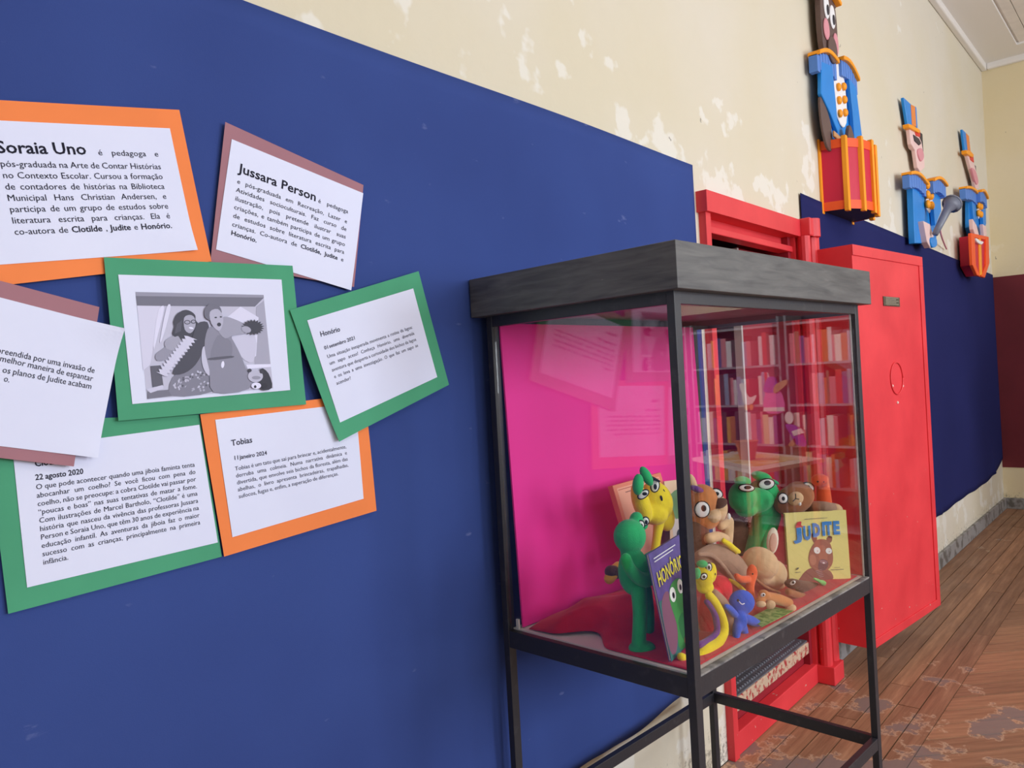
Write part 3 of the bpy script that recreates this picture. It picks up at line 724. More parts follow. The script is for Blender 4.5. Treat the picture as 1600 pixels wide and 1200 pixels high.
# pink backing sheet
def slab(name, c4, n, m, label=None, cat=None, parent=None):
    """sheet through 4 world points with thickness vector n"""
    v = [Vector(p) for p in c4]+[Vector(p)+n for p in c4]
    o = obj(name, v, [(0, 1, 2, 3), (7, 6, 5, 4), (0, 4, 5, 1), (1, 5, 6, 2), (2, 6, 7, 3), (3, 7, 4, 0)], m, parent)
    if label: tag(o, label, cat)
    return o
M_pink = mat('hot_pink_card', (255, 48, 158), .55, .3, var=.03, vscale=4)
slab('backing_panel', [CB(.02, .366, ZF+.002), CB(.703, .366, ZF+.002) if 0 else CB(.672, .366, ZF+.002), CB(.672, .382, 1.606), CB(.019, .382, 1.606)], CY*.005, M_pink, 'bright pink card panel standing at the back inside the display case', 'panel')

# red cloth on the case floor
M_rcloth = mat('crimson_cloth', (200, 22, 48), .85, .15, var=.12, vscale=18, bump=.3, bscale=300, sheen=.2)
nx, ny = 90, 60; v = []; f = []; idx = {}
def edge_a(b):   # left border of the cloth
    return .020 if b > .30 else .020+.045*math.sin((.30-b)/.13*PI)**2 if b > .17 else .020
for i in range(nx+1):
    for j in range(ny+1):
        b = .020+(.352-.020)*j/ny; a = edge_a(b)+(.668-edge_a(b))*i/nx
        h = .003+.010*max(0, math.sin(a*30+b*22+1))**2*(b/.35)+.035*math.exp(-((a-.10)/.07)**2-((b-.27)/.06)**2)+.045*math.exp(-((a-.16)/.05)**2-((b-.20)/.05)**2)
        h += .02*math.exp(-((a-.30)/.2)**2-((b-.28)/.06)**2)
        h *= min(1, (a-edge_a(b))/.03+.15)*min(1, (b-.02)/.03+.15)
        idx[i, j] = len(v); v.append(CB(a, b, ZF+.0012+h))
for i in range(nx):
    for j in range(ny): f.append((idx[i, j], idx[i+1, j], idx[i+1, j+1], idx[i, j+1]))
o = obj('red_cloth', v, f, M_rcloth, smooth=True); md = o.modifiers.new('thick', 'SOLIDIFY'); md.thickness = .0012; md.offset = 0
tag(o, 'rumpled crimson cloth spread on the floor of the display case', 'cloth')

# ------------------------------------------------------------ soft toys
FV = Vector((-.754, -.657, 0)); RV = Vector((.657, -.754, 0)); UV = Vector((0, 0, 1))
def Q(px, py, b, k=0):
    p = onplane(px, py, CO+CY*(b*CU), CY); s = (p-EYE).dot(fw)/FOC
    return p+FV*(k*s)
def mpp(px, py, b): return (onplane(px, py, CO+CY*(b*CU), CY)-EYE).dot(fw)/FOC
def part(name, elems, m, parent, b, vox=.0032, smooth_it=6, remesh=True):
    """cloth form: overlapping ellipsoids ('e',px,py,rx,ry[,rd,ang,b]) and tapered limbs ('t',[(px,py,r[,b])...]) fused into one skin"""
    mb = MB()
    for e in elems:
        if e[0] == 'e':
            _, px, py, rx, ry = e[:5]; rd = e[5] if len(e) > 5 else (rx+ry)/2; an = e[6] if len(e) > 6 else 0; bb = e[7] if len(e) > 7 else b; k = e[8] if len(e) > 8 else 0
            s = mpp(px, py, bb); c, sn = math.cos(an), math.sin(an)
            ax = (RV*c-UV*sn)*(rx*s); ay = (RV*sn+UV*c)*(ry*s)
            mb.add(*sphere_v(Q(px, py, bb, k), ax, FV*(rd*s), ay))
        else:
            pts = []; rs = []
            for q in e[1]:
                bb = q[3] if len(q) > 3 else b; kk = q[4] if len(q) > 4 else 0
                p = Q(q[0], q[1], bb, kk); pts.append(p); rs.append(q[2]*mpp(q[0], q[1], bb))
            cr_ = catmull([tuple(p)+(r,) for p, r in zip(pts, rs)], 4) if len(pts) > 1 else []
            P3 = [Vector(q[:3]) for q in cr_]; R3 = [q[3] for q in cr_]
            mb.add(*tube_v(P3, R3, 12))
            for p, r in ((pts[0], rs[0]), (pts[-1], rs[-1])): mb.add(*sphere_v(p, RV*r, FV*r, UV*r, 12, 8))
    o = mb.obj(name, m, parent, smooth=True)
    if remesh:
        md = o.modifiers.new('remesh', 'REMESH'); md.mode = 'VOXEL'; md.voxel_size = vox; md.use_smooth_shade = True
        ms = o.modifiers.new('smooth', 'SMOOTH'); ms.iterations = smooth_it; ms.factor = .5
    return o
def disc(name, px, py, rx, ry, m, parent, b, k, an=0, rd=2.0):
    s = mpp(px, py, b); c, sn = math.cos(an), math.sin(an)
    ax = (RV*c-UV*sn)*(rx*s); ay = (RV*sn+UV*c)*(ry*s)
    v, f = sphere_v(Q(px, py, b, k), ax, FV*(rd*s), ay, 16, 8); return obj(name, v, f, m, parent, smooth=True)
M_eyew = mat('white_felt', (240, 240, 238), .7); M_eyeb = mat('black_felt', (22, 22, 26), .6)
def eye(px, py, rx, ry, parent, b, k, an=0, pdx=1, pdy=0, pr=.38):
    # k is given at the eye's own image point; compensate so it does not drift sideways
    disc('eye_rim', px, py, rx+1.6, ry+1.6, M_eyeb, parent, b, k-.5, an, 1.6)
    e = disc('eye', px, py, rx, ry, M_eyew, parent, b, k, an, 2.2)
    s = mpp(px, py, b); c = Q(px, py, b, k)+(RV*pdx-UV*pdy+FV*1.9)*s
    v, f = sphere_v(c, RV*(rx*pr*s), FV*(1.1*s), UV*((ry*pr+.5)*s), 12, 6); obj('pupil', v, f, M_eyeb, e, smooth=True); return e
def toy(name, label, px, py, b, cat='soft toy'):
    p = Q(px, py, b); return thing(name, label, cat, p, 'soft toys and puppets in the display case')
G_ = plush('green_felt', (42, 165, 96)); GL = plush('light_green_felt', (120, 190, 105)); Y_ = plush('yellow_felt', (255, 198, 30)); B_ = plush('brown_felt', (150, 95, 62)); T_ = plush('tan_felt', (205, 170, 130))
BD = plush('dark_brown_felt', (92, 62, 52)); O_ = plush('orange_felt', (238, 88, 48)); BL = plush('blue_felt', (32, 82, 190)); R_ = plush('red_felt', (212, 32, 52)); PU = plush('purple_felt', (92, 48, 120)); OB = plush('orange_brown_felt', (190, 120, 70)); MB_ = plush('mid_brown_felt', (150, 118, 98))

# standing frog
b = .14
t = toy('frog_toy', 'slim green frog soft toy standing at the left glass', 1003, 1026, b)
part('body', [('e', 990, 893, 25, 38, 22), ('e', 984, 838, 26, 27, 24), ('t', [(984, 858, 15), (988, 880, 18)]), ('e', 994, 812, 11, 13, 12, .3), ('e', 1004, 820, 9, 9, 9)], G_, t, b)
part('leg', [('t', [(998, 922, 13), (1000, 960, 11.5), (998, 1004, 11.5)]), ('e', 1003, 1012, 22, 11, 17)], G_, t, b-.012)
part('leg', [('t', [(1008, 922, 11), (1014, 960, 9), (1014, 992, 8)]), ('e', 1020, 1001, 13, 10, 12)], G_, t, b+.012)
part('arm', [('t', [(978, 873, 9), (984, 888, 10), (998, 903, 11), (1012, 905, 12), (1026, 888, 7)])], G_, t, b-.022)
part('arm', [('t', [(1012, 872, 8), (1026, 866, 8), (1036, 876, 9), (1040, 884, 6)])], G_, t, b+.012)
part('thumb', [('e', 1020, 880, 5.5, 10, 5, .2)], GL, t, b-.03, remesh=False)
eye(998, 818, 5.5, 7, t, b, 16, .3, 1, 1, .5); eye(1006, 812, 5, 6, t, b, 14, .3, 1, 1, .5)
# yellow snake puppet behind
b = .215
t = toy('snake_puppet', 'large yellow snake hand puppet with green eyelids behind the slim frog', 1027, 870, b)
part('head', [('e', 1002, 786, 14, 34, 18, -.25), ('e', 1026, 782, 25, 32, 20, -.35), ('e', 1020, 802, 25, 18, 20, .3), ('e', 1038, 805, 16, 26, 12, -.2)], Y_, t, b)
part('neck', [('t', [(1030, 815, 9), (1026, 842, 7), (1022, 875, 8)])], Y_, t, b)
part('back_stripe', [('t', [(1040, 825, 7), (1040, 850, 7), (1038, 880, 7)])], BD, t, b+.015)
part('eyelid', [('e', 997, 757, 9, 17, 9, .12)], G_, t, b-.022, remesh=False); part('eyelid', [('e', 1010, 744, 8, 17, 8, -.45)], G_, t, b-.022, remesh=False)
eye(1001, 769, 9, 5, t, b, 24, -.6, 2, -1, .45); eye(1019, 756, 6, 9, t, b, 24, .2, 0, 1, .45)
disc('nostril', 1033, 766, 2.2, 5, M_eyeb, t, b, 22, -.2, 1.5); disc('nostril', 1029, 775, 2, 4.5, M_eyeb, t, b, 23, -.2, 1.5)
part('eyebrow', [('t', [(1014, 744, 1.6), (1022, 748, 2.4), (1030, 752, 1.6)])], M_eyeb, t, b-.028, remesh=False)
# yellow sleeve behind frog
b = .22
t = toy('puppet_sleeve', 'folded yellow and black puppet sleeve lying behind the slim frog', 958, 918, b)
part('cuff', [('t', [(952, 904, 9), (958, 895, 10), (966, 886, 9)])], plush('mustard_felt', (225, 165, 60)), t, b); part('band', [('t', [(954, 893, 9.6), (962, 894, 10.6)])], BD, t, b-.001, remesh=False)
# dog puppet
b = .16
t = toy('dog_puppet', 'brown dog puppet with tan muzzle and purple ear band beside the front post', 1100, 850, b)
part('head', [('e', 1096, 782, 26, 26, 24), ('e', 1098, 808, 27, 20, 24, .2)], OB, t, b)
part('muzzle', [('e', 1124, 795, 13, 21, 14, .1), ('e', 1112, 806, 15, 12, 18)], T_, t, b-.018)
disc('nose', 1121, 784, 12, 8, BD, t, b-.018, 15, -.3, 6)
part('ear', [('e', 1083, 756, 6, 16, 4, -.25)], T_, t, b, remesh=False); part('ear_band', [('e', 1088, 764, 12, 5, 8, .35)], PU, t, b-.008, remesh=False)
eye(1091, 792, 11, 12, t, b, 25, 0, 2, -2); eye(1114, 768, 9, 6.5, t, b, 22, .5, 0, 0)
part('sleeve', [('t', [(1138, 815, 9), (1136, 835, 10), (1132, 862, 11)]), ('t', [(1138, 815, 8), (1126, 822, 7)])], T_, t, b-.01)
part('paw', [('t', [(1108, 842, 9), (1122, 838, 8), (1134, 842, 7)])], T_, t, b-.022)
part('body', [('t', [(1090, 820, 16), (1094, 850, 18), (1098, 885, 18)])], BD, t, b+.004)
disc('tooth', 1136, 805, 3, 5, M_eyew, t, b-.02, 10)
# fuzzy brown toy behind
b = .205
t = toy('furry_toy', 'dark brown furry toy sitting between dog puppet and big frog', 1152, 860, b)
part('body', [('e', 1152, 838, 20, 28, 16)], BD, t, b)
mb = MB()
for q in range(160):
    a_ = rnd.uniform(0, 2*PI); h_ = rnd.uniform(-.2, 1); c0 = Q(1152+19*math.cos(a_)*math.sqrt(1-h_*h_*.7), 838-27*h_, b); d_ = Vector((rnd.uniform(-1, 1), rnd.uniform(-1, .2), rnd.uniform(-.3, 1))).normalized()*.017
    mb.add(*tube_v([c0, c0+d_*.5, c0+d_], [.0017, .0012, .0004], 4))
o = mb.obj('fur', BD, t); o['kind'] = 'stuff'
# big frog puppet
b = .16
t = toy('frog_puppet', 'big green frog hand puppet with wide white eyes in the middle', 1180, 870, b)
part('head', [('e', 1174, 782, 36, 21, 24), ('e', 1160, 776, 22, 24, 22), ('e', 1192, 772, 26, 24, 22), ('e', 1166, 796, 18, 12, 18), ('e', 1190, 796, 20, 12, 16)], G_, t, b)
part('eyelid', [('e', 1160, 752, 13, 8, 12, .1)], G_, t, b-.01, remesh=False); part('eyelid', [('e', 1190, 745, 17, 8, 12, .35)], G_, t, b-.01, remesh=False)
part('ear_flap', [('e', 1208, 753, 10, 4, 6, .4)], G_, t, b, remesh=False)
part('neck', [('t', [(1196, 800, 19), (1190, 830, 18), (1180, 870, 18)])], G_, t, b)
part('arm', [('t', [(1212, 806, 9), (1200, 842, 10), (1192, 868, 10)])], G_, t, b-.02)
eye(1159, 759, 11.5, 5, t, b, 25, .12, 1, -1, .5); eye(1189, 753, 12, 7.5, t, b, 26, -.1, 1, -2, .45)
# brown capybara puppet
b = .105
t = toy('capybara_puppet', 'brown round faced puppet with its arms over the yellow book', 1250, 850, b)
part('head', [('e', 1240, 781, 33, 23, 22, -.35), ('e', 1248, 774, 24, 22, 22)], B_, t, b)
part('muzzle', [('e', 1243, 779, 13, 11, 9, -.3)], T_, t, b-.02)
part('mouth', [('t', [(1243, 772, .8), (1243, 779, .8), (1239, 783, .8)]), ('t', [(1243, 779, .8), (1248, 780, .8)])], M_eyeb, t, b-.032, remesh=False)
disc('tooth', 1246, 786, 2.4, 3, M_eyew, t, b-.02, 10)
eye(1217, 776, 7, 7.5, t, b, 18, -.2, 0, 0); eye(1255, 759, 9, 7, t, b, 20, .5, -1, -1)
part('chest', [('e', 1256, 800, 19, 12, 12), ('t', [(1246, 805, 13), (1244, 850, 13)])], T_, t, b+.004)
part('arm', [('t', [(1264, 792, 9, .09), (1286, 792, 9, .060), (1304, 795, 9, .052)])], MB_, t, b)
part('paw', [('e', 1306, 795, 11, 8, 7, .3)], T_, t, .047, remesh=False)
# orange bird
b = .066
t = toy('bird_toy', 'orange long necked bird toy behind the brown round faced puppet', 1287, 900, b)
part('head', [('e', 1281, 750, 14, 10, 12), ('t', [(1286, 755, 9), (1287, 772, 11), (1288, 800, 13), (1289, 830, 12), (1292, 872, 9), (1293, 898, 8)])], O_, t, b)
disc('eye', 1273, 751, 1.6, 1.6, M_eyeb, t, b, 12, 0, 1); disc('eye', 1282, 751, 1.6, 1.6, M_eyeb, t, b, 12, 0, 1)
# brown bag-like puppet body and beige armadillo
b = .125
t = toy('cloth_puppet', 'brown cloth puppet body with yellow frill lying in the middle', 1130, 905, b)
part('body', [('t', [(1096, 872, 13), (1118, 868, 19), (1142, 882, 20), (1160, 900, 14)])], MB_, t, b)
part('fold', [('t', [(1092, 866, 4), (1112, 868, 4), (1130, 885, 4), (1146, 908, 4)])], MB_, t, b-.022)
part('frill', [('t', [(1130, 845, 4), (1138, 850, 5), (1146, 857, 5), (1154, 862, 4)]), ('e', 1131, 845, 3, 6, 3), ('e', 1141, 852, 3, 6, 3), ('e', 1150, 862, 3, 5, 3)], Y_, t, b-.02)
b = .11
t = toy('armadillo_toy', 'beige soft toy lying with one upright pink lined ear', 1195, 925, b)
part('body', [('e', 1188, 880, 30, 25, 22, .5), ('e', 1206, 897, 24, 24, 20, .6), ('t', [(1190, 900, 14), (1215, 915, 10), (1224, 924, 5)])], T_, t, b)
part('seam', [('t', [(1176, 900, 2), (1195, 916, 2), (1218, 926, 2)])], B_, t, b-.022, remesh=False)
e_ = part('ear', [('e', 1207, 845, 9.5, 21, 4, .12)], plush('cream_felt', (235, 212, 192)), t, b, remesh=False); disc('ear_lining', 1207, 847, 6, 15, plush('pink_lining', (212, 165, 148)), e_, b, 3.2, .12, 1.5)
# small brown animal by the book
b = .06
t = toy('rat_toy', 'small dark brown toy animal lying in front of the yellow book', 1240, 928, b)
part('body', [('e', 1239, 912, 14, 8, 9, .1), ('t', [(1246, 914, 8), (1262, 916, 8), (1276, 915, 5)]), ('t', [(1250, 922, 7), (1270, 922, 6), (1292, 922, 4)])], BD, t, b)
part('tail', [('t', [(1232, 925, 6), (1250, 931, 6), (1270, 934, 4)])], B_, t, b-.01)
disc('eye', 1235, 908, 5, 3, M_eyew, t, b, 10, -.5); disc('pupil_patch', 1235, 907, 2, 2, M_eyeb, t, b, 12, 0)
b = .045
t = toy('tiny_frog_toy', 'tiny light green frog toy on the small brown animal', 1284, 925, b)
part('body', [('e', 1285, 910, 7, 4, 4, .3), ('t', [(1272, 904, 2.2), (1280, 908, 3), (1288, 915, 3), (1294, 921, 2.5)])], GL, t, b)
# small snake
b = .05
t = toy('small_snake_puppet', 'yellow snake puppet with purple edged belly curled behind the front glass', 1110, 1028, b)
part('head', [('e', 1100, 902, 15, 20, 13, .1), ('e', 1111, 895, 9, 17, 10, .1), ('e', 1102, 918, 14, 10, 12)], Y_, t, b)
part('eyelid', [('e', 1097, 881, 9, 6, 6, .1)], G_, t, b-.012, remesh=False); part('eyelid', [('e', 1089, 896, 6, 9, 6, .1)], G_, t, b-.012, remesh=False)
eye(1104, 883, 4, 6, t, b, 14, .1, 0, 0, .45); eye(1096, 897, 5, 4, t, b, 15, -.6, 0, 0, .45)
disc('nostril', 1114, 894, 1.6, 2.6, M_eyeb, t, b, 11); disc('nostril', 1110, 900, 1.6, 2.4, M_eyeb, t, b, 12)
sp = [(1116, 928, 8), (1129, 942, 9), (1138, 963, 10), (1142, 985, 11), (1135, 1005, 11), (1114, 1020, 11), (1096, 1029, 9)]
part('body', [('t', sp)], MB_, t, b)
part('belly', [('t', [(1108, 930, 7), (1118, 944, 8), (1128, 966, 8), (1130, 986, 9), (1120, 1004, 10), (1104, 1015, 11), (1092, 1026, 8)])], Y_, t, b-.008)
part('belly_edge', [('t', [(1104, 940, 5), (1115, 955, 5.5), (1120, 975, 5.5), (1119, 990, 5.5), (1106, 1001, 6), (1092, 1008, 6)])], PU, t, b-.005)
part('tail', [('t', [(1092, 1028, 9), (1076, 1032, 8), (1064, 1026, 7)])], Y_, t, b)
b = .09
t = toy('red_cushion_toy', 'plump red soft toy leaning behind the curled yellow snake', 1118, 1000, b)
part('body', [('e', 1124, 920, 21, 22, 16), ('t', [(1112, 935, 17), (1106, 965, 17), (1104, 990, 14)])], R_, t, b)
part('collar', [('t', [(1140, 907, 3), (1150, 912, 3.5), (1164, 924, 3)])], Y_, t, b-.01, remesh=False)
# blue doll
b = .035
t = toy('blue_doll', 'small blue felt doll sitting against the front glass', 1155, 1000, b)
part('body', [('e', 1159, 941, 21, 20, 11, .25), ('e', 1156, 970, 12, 17, 9), ('t', [(1164, 965, 7), (1174, 970, 8), (1184, 974, 6)]), ('t', [(1148, 960, 6), (1140, 951, 6), (1134, 947, 4)]), ('t', [(1152, 980, 8), (1150, 996, 6)]), ('t', [(1160, 980, 8), (1165, 993, 6)])], BL, t, b)
disc('eye', 1150, 935, 2.2, 2.2, M_eyeb, t, b, 11, 0, 1.2); disc('eye', 1168, 942, 2, 2, M_eyeb, t, b, 11, 0, 1.2)
part('mouth', [('t', [(1155, 940, .7), (1159, 944, .7), (1163, 943, .7)])], M_eyew, t, b-.012, remesh=False)
# orange worm doll
b = .06
t = toy('worm_doll', 'small orange felt doll with tiny face behind the blue doll', 1172, 940, b)
part('body', [('e', 1175, 896, 9, 15, 7, .05), ('t', [(1174, 900, 8), (1172, 918, 7), (1174, 938, 7)]), ('t', [(1168, 905, 6), (1158, 905, 6), (1151, 900, 5)])], O_, t, b)
disc('eye', 1174, 895, 1.3, 1.3, M_eyeb, t, b, 7, 0, 1); disc('eye', 1180, 899, 1.3, 1.3, M_eyeb, t, b, 7, 0, 1)
disc('beak', 1175, 902, 1, 2.6, M_eyeb, t, b, 7.5, 0, 1)
# puppy
b = .035
t = toy('puppy_toy', 'small orange brown puppy toy lying on the green leaflet', 1215, 958, b)
part('body', [('e', 1193, 930, 10, 9, 8), ('t', [(1196, 932, 8), (1214, 936, 9), (1232, 942, 8)]), ('e', 1188, 938, 9, 6, 7)], OB, t, b)
part('ear', [('e', 1204, 945, 8, 7, 4)], T_, t, b-.012, remesh=False); part('paw', [('e', 1235, 951, 9.5, 6.5, 7, -.3)], T_, t, b-.006, remesh=False); part('paw', [('e', 1189, 944, 8, 5, 6)], T_, t, b-.004, remesh=False)
disc('eye', 1189, 927, 4, 3, M_eyew, t, b, 9, -.3); disc('pupil_patch', 1189.5, 926.5, 1.6, 1.6, M_eyeb, t, b, 11)

# ------------------------------------------------------------ books in the case
def book(name, label, BLc, BRc, H, lean, thick, cover, page=(232, 226, 210)):
    """upright book: bottom-left and bottom-right corners of its front cover"""
    BLc = Vector(BLc); BRc = Vector(BRc); e = (BRc-BLc).normalized(); W = (BRc-BLc).length
    back = UV.cross(e).normalized()
    up = (UV*math.cos(lean)+back*math.sin(lean)); nb = (back*math.cos(lean)-UV*math.sin(lean))
    t = thing(name, label, 'book', (BLc+BRc)/2)
    F = lambda x, y, d: BLc+e*x+up*y+nb*d
    box('front_cover', 0, W, 0, H, 0, .0012, cover, t, lambda x, y, d: F(x, y, d)); box('back_cover', 0, W, 0, H, thick-.0012, thick, cover, t, lambda x, y, d: F(x, y, d))
    box('pages', .002, W-.002, .002, H-.002, .0012, thick-.0012, mat('book_pages', page, .8), t, lambda x, y, d: F(x, y, d))
    return t, F, W
M_yc = mat('pale_yellow_cover', (240, 226, 140), .4, .4, var=.03)
bk, F, W = book('picture_book', 'pale yellow picture book titled JUDITE with a brown animal on the cover', CB(.524, .100, ZF+.008), CB(.637, .022, ZF+.003), .1405*CU, .03, .008, M_yc)
H = .1405*CU
def jmap(X, Y):   # zoom-crop picture coordinates of the cover -> cover metres
    x0 = 187+(X*0); tx = (X-188)/(1055-188); yt = 228+(160-228)*tx; yb = 1075+(1015-1075)*tx
    return tx*W, (1-(Y-yt)/(yb-yt))*H
def fj(x, y, h): a, c = jmap(x, y); return F(a, c, -h-.0002)
S = []
S.append(((152, 92, 84), smoothpoly([(350, 1000), (420, 930), (520, 890), (700, 900), (780, 940), (790, 1030), (560, 1060), (330, 1050)])))
S.append(((148, 88, 78), smoothpoly([(530, 480), (575, 468), (612, 510), (600, 560), (560, 575)]))); S.append(((90, 55, 58), ell(578, 488, 30, 14, .2)))
S.append(((148, 88, 78), smoothpoly([(745, 535), (780, 490), (828, 500), (815, 560), (775, 575)]))); S.append(((90, 55, 58), ell(796, 505, 26, 12, .3)))
S.append(((172, 104, 88), smoothpoly([(560, 590), (620, 540), (720, 535), (790, 580), (818, 690), (815, 800), (770, 880), (690, 930), (590, 925), (500, 880), (472, 780), (500, 680)])))
S.append(((196, 128, 106), smoothpoly([(500, 740), (560, 730), (580, 810), (530, 860), (490, 820)])))
S.append(((190, 118, 96), smoothpoly([(640, 620), (720, 620), (740, 760), (720, 800), (640, 800), (620, 740)])))
S.append(((120, 78, 86), smoothpoly([(620, 800), (680, 780), (740, 810), (735, 870), (680, 920), (600, 900)])))
S.append(((168, 122, 130), smoothpoly([(625, 800), (680, 790), (735, 812), (700, 838), (650, 832)]))); S.append(((240, 225, 230), ell(680, 825, 16, 9)))
S.append(((250, 248, 246), ell(598, 672, 45, 42))); S.append(((250, 248, 246), ell(764, 676, 44, 38))); S.append(((215, 190, 185), ell(605, 680, 12, 9))); S.append(((215, 190, 185), ell(770, 684, 11, 8)))
for q in range(5): S.append(((190, 160, 165), [(555+q*12, 925+q*18), (640+q*6, 905+q*20), (641+q*6, 910+q*20), (556+q*12, 931+q*18)]))
S.append(((130, 120, 110), [(450, 288), (775, 260), (775, 266), (450, 296)])); S.append(((130, 120, 110), [(770, 906), (955, 896), (955, 903), (770, 914)])); S.append(((150, 140, 120), [(825, 878), (905, 872), (905, 877), (825, 883)]))
S.append(((90, 85, 80), smoothpoly([(280, 915), (300, 890), (325, 888), (305, 910)]))); S.append(((130, 120, 110), [(270, 942), (340, 938), (340, 944), (270, 950)]))
flat_art('cover_picture', S, fj, bk)
mb = MB(); SH = MB()
for ch, xc, yb, xw, hh, an in (('J', 335, 590, 118, 190, -.10), ('U', 470, 550, 105, 180, -.08), ('D', 605, 505, 105, 172, -.06), ('I', 707, 488, 38, 172, -.05), ('T', 776, 480, 100, 172, -.05), ('E', 893, 468, 90, 170, -.04)):
    vs, fs, wd = GLYPH[(ch, 3.5)]; xs_ = [v[0] for v in vs]; ys_ = [v[1] for v in vs]; x0, x1, y0, y1 = min(xs_), max(xs_), min(ys_), max(ys_)
    for tgt, dx, hgt in ((SH, 6, .0028), (mb, 0, .0031)):
        P = []
        for gx, gy in vs:
            u = (gx-x0)/(x1-x0)-.5; vv = (gy-y0)/(y1-y0)
            P.append(fj(xc+dx+u*xw, yb+dx*.6-vv*hh+u*xw*an, hgt))
        tgt.add(P, fs)
SH.obj('title_shadow', mat('title_pale', (205, 215, 215), .5), bk); mb.obj('title', mat('title_blue', (62, 138, 212), .45), bk)
S = [((212, 60, 66), smoothpoly([(315, 398), (345, 335), (400, 320), (395, 365), (430, 380), (370, 392)]))]
flat_art('cover_bird', S, lambda x, y, h: fj(x, y, h+.0033), bk)
M_pc = mat('purple_cover', (96, 82, 150), .35, .45, var=.25, vscale=30)
p0 = CB(.024, .055, ZF+.006); e11 = Vector((math.cos(.19), math.sin(.19), 0))
bk, F, W = book('picture_book', 'purple picture book titled HONÓRIO with a green frog, leaning beside the front post', p0, p0+e11*(.15*CU), .165*CU, .17, .006, M_pc)
H = .165*CU
fh = lambda x, y, h: F(x*W, (1-y)*H, -h-.0002)
S = [((60, 120, 110), [(0, .45), (1, .45), (1, 1), (0, 1)]), ((140, 90, 110), smoothpoly([(.05, .5), (.3, .42), (.4, .7), (.2, .95), (.02, .9)])), ((70, 150, 70), smoothpoly([(.3, .5), (.45, .38), (.75, .4), (.85, .6), (.7, .72), (.85, .95), (.3, .98), (.35, .75)])),
     ((50, 120, 60), smoothpoly([(.4, .75), (.6, .7), (.65, .9), (.45, .93)])), ((245, 245, 240), ell(.42, .48, .09, .07)), ((20, 20, 20), ell(.43, .49, .035, .03)), ((245, 245, 240), ell(.68, .46, .09, .07)), ((20, 20, 20), ell(.68, .47, .035, .03)),
     ((235, 235, 240), [(.1, .06), (.8, .06), (.8, .07), (.1, .07)]), ((235, 235, 240), [(.1, .09), (.7, .09), (.7, .1), (.1, .1)]), ((150, 110, 60), smoothpoly([(.5, .9), (.9, .86), (.95, .97), (.5, .99)]))]
flat_art('cover_picture', S, fh, bk)
mb = MB(); x = .07
for ch in 'HONÓRIO':
    vs, fs, wd = GLYPH[(ch, 1.2)]; sx = .17
    mb.add([fh(x+gx*sx, .33-gy*.19-.02*math.sin(x*3), .0025) for gx, gy in vs], fs); x += wd*sx+.008
mb.obj('title', mat('title_yellow', (240, 225, 60), .45), bk)
# salmon box-book leaning at the back and a pale picture book beside it
def leanbook(label, TL, TR, BL_, b, thick, m, art=None):
    tl, tr, bl = Q(*TL, b+.03), Q(*TR, b+.03), Q(*BL_, b); br = bl+(tr-tl)
    n = (tr-tl).cross(bl-tl).normalized()
    if n.dot(FV) > 0: n = -n
    t = thing('picture_book', label, 'book', (bl+br)/2); F = lambda x, y, d: tl+(tr-tl)*x+(bl-tl)*y+n*d
    box('cover', 0, 1, 0, 1, 0, thick, m, t, F, .001)
    if art: flat_art('cover_picture', art, lambda x, y, h: F(x, y, -h-.0002), t)
    return t
M_sal = mat('salmon_cover', (240, 140, 105), .5, .35, var=.04)
leanbook('salmon pink hardback book leaning on the pink panel', (957, 759), (1032, 738), (992, 878), .285, .018, M_sal,
    [((250, 180, 150), [(.06, .05), (.94, .05), (.94, .95), (.06, .95)]), ((200, 95, 75), [(.08, .07), (.92, .07), (.92, .08), (.08, .08)]), ((120, 70, 60), [(.2, .12), (.7, .12), (.7, .13), (.2, .13)])])
leanbook('pale book with a coloured cover leaning behind the front post', (1038, 752), (1086, 746), (1052, 890), .25, .006, mat('cream_cover', (238, 205, 170), .5),
    [((120, 160, 110), smoothpoly([(.1, .2), (.5, .12), (.6, .4), (.3, .5)])), ((225, 215, 210), [(.1, .45), (.9, .45), (.9, .9), (.1, .9)]), ((200, 80, 70), ell(.6, .7, .12, .1)), ((60, 60, 70), ell(.3, .65, .1, .08)), ((250, 220, 90), ell(.4, .8, .12, .06))])
# leaflet lying flat
def onz(px, py, z):
    d = ray(px, py); return EYE+d*((z-EYE.z)/d.z)
q4 = [onz(*q, ZB+.014) for q in ((1172, 966), (1206, 948), (1240, 955), (1190, 980))]
t = slab('leaflet', q4, Vector((0, 0, .0012)), mat('green_leaflet', (165, 205, 130), .4, .4, col2=(90, 160, 80), vscale=60, thr=(.45, .55)), 'small green printed leaflet lying flat beside the blue doll', 'leaflet')

# ------------------------------------------------------------ painted soldiers on the wall
P_blue = mat('soldier_blue_paint', (32, 138, 222), .45, .4, var=.04); P_ep = mat('epaulette_blue', (92, 138, 214), .6); P_or = mat('soldier_orange_paint', (255, 165, 38), .45)
P_red = mat('drum_red_paint', (205, 38, 68), .45); P_band = mat('drum_orange_band', (250, 95, 40), .45); P_wh = mat('soldier_white', (240, 240, 240), .5); P_br = mat('bear_brown_paint', (104, 84, 78), .5)
P_pk = mat('cheek_pink', (222, 150, 160), .5); P_skin = mat('soldier_skin', (238, 205, 200), .5); P_gy = mat('horn_grey_paint', (125, 130, 145), .4, .5); P_dk = mat('dark_paint', (60, 55, 60), .5); P_cap = mat('cap_red', (222, 60, 50), .5); P_tan = mat('stick_tan', (200, 150, 100), .5); P_or2 = mat('hat_orange_stripe', (235, 140, 70), .5)
def plate(name, px_pts, y, m, parent, th=.018, bv=.003):
    pts = [(lambda p: (p.x, p.z))(onwall(a, b, y)) for a, b in px_pts]
    return prism(name, pts, y, y+th, m, parent, bv)
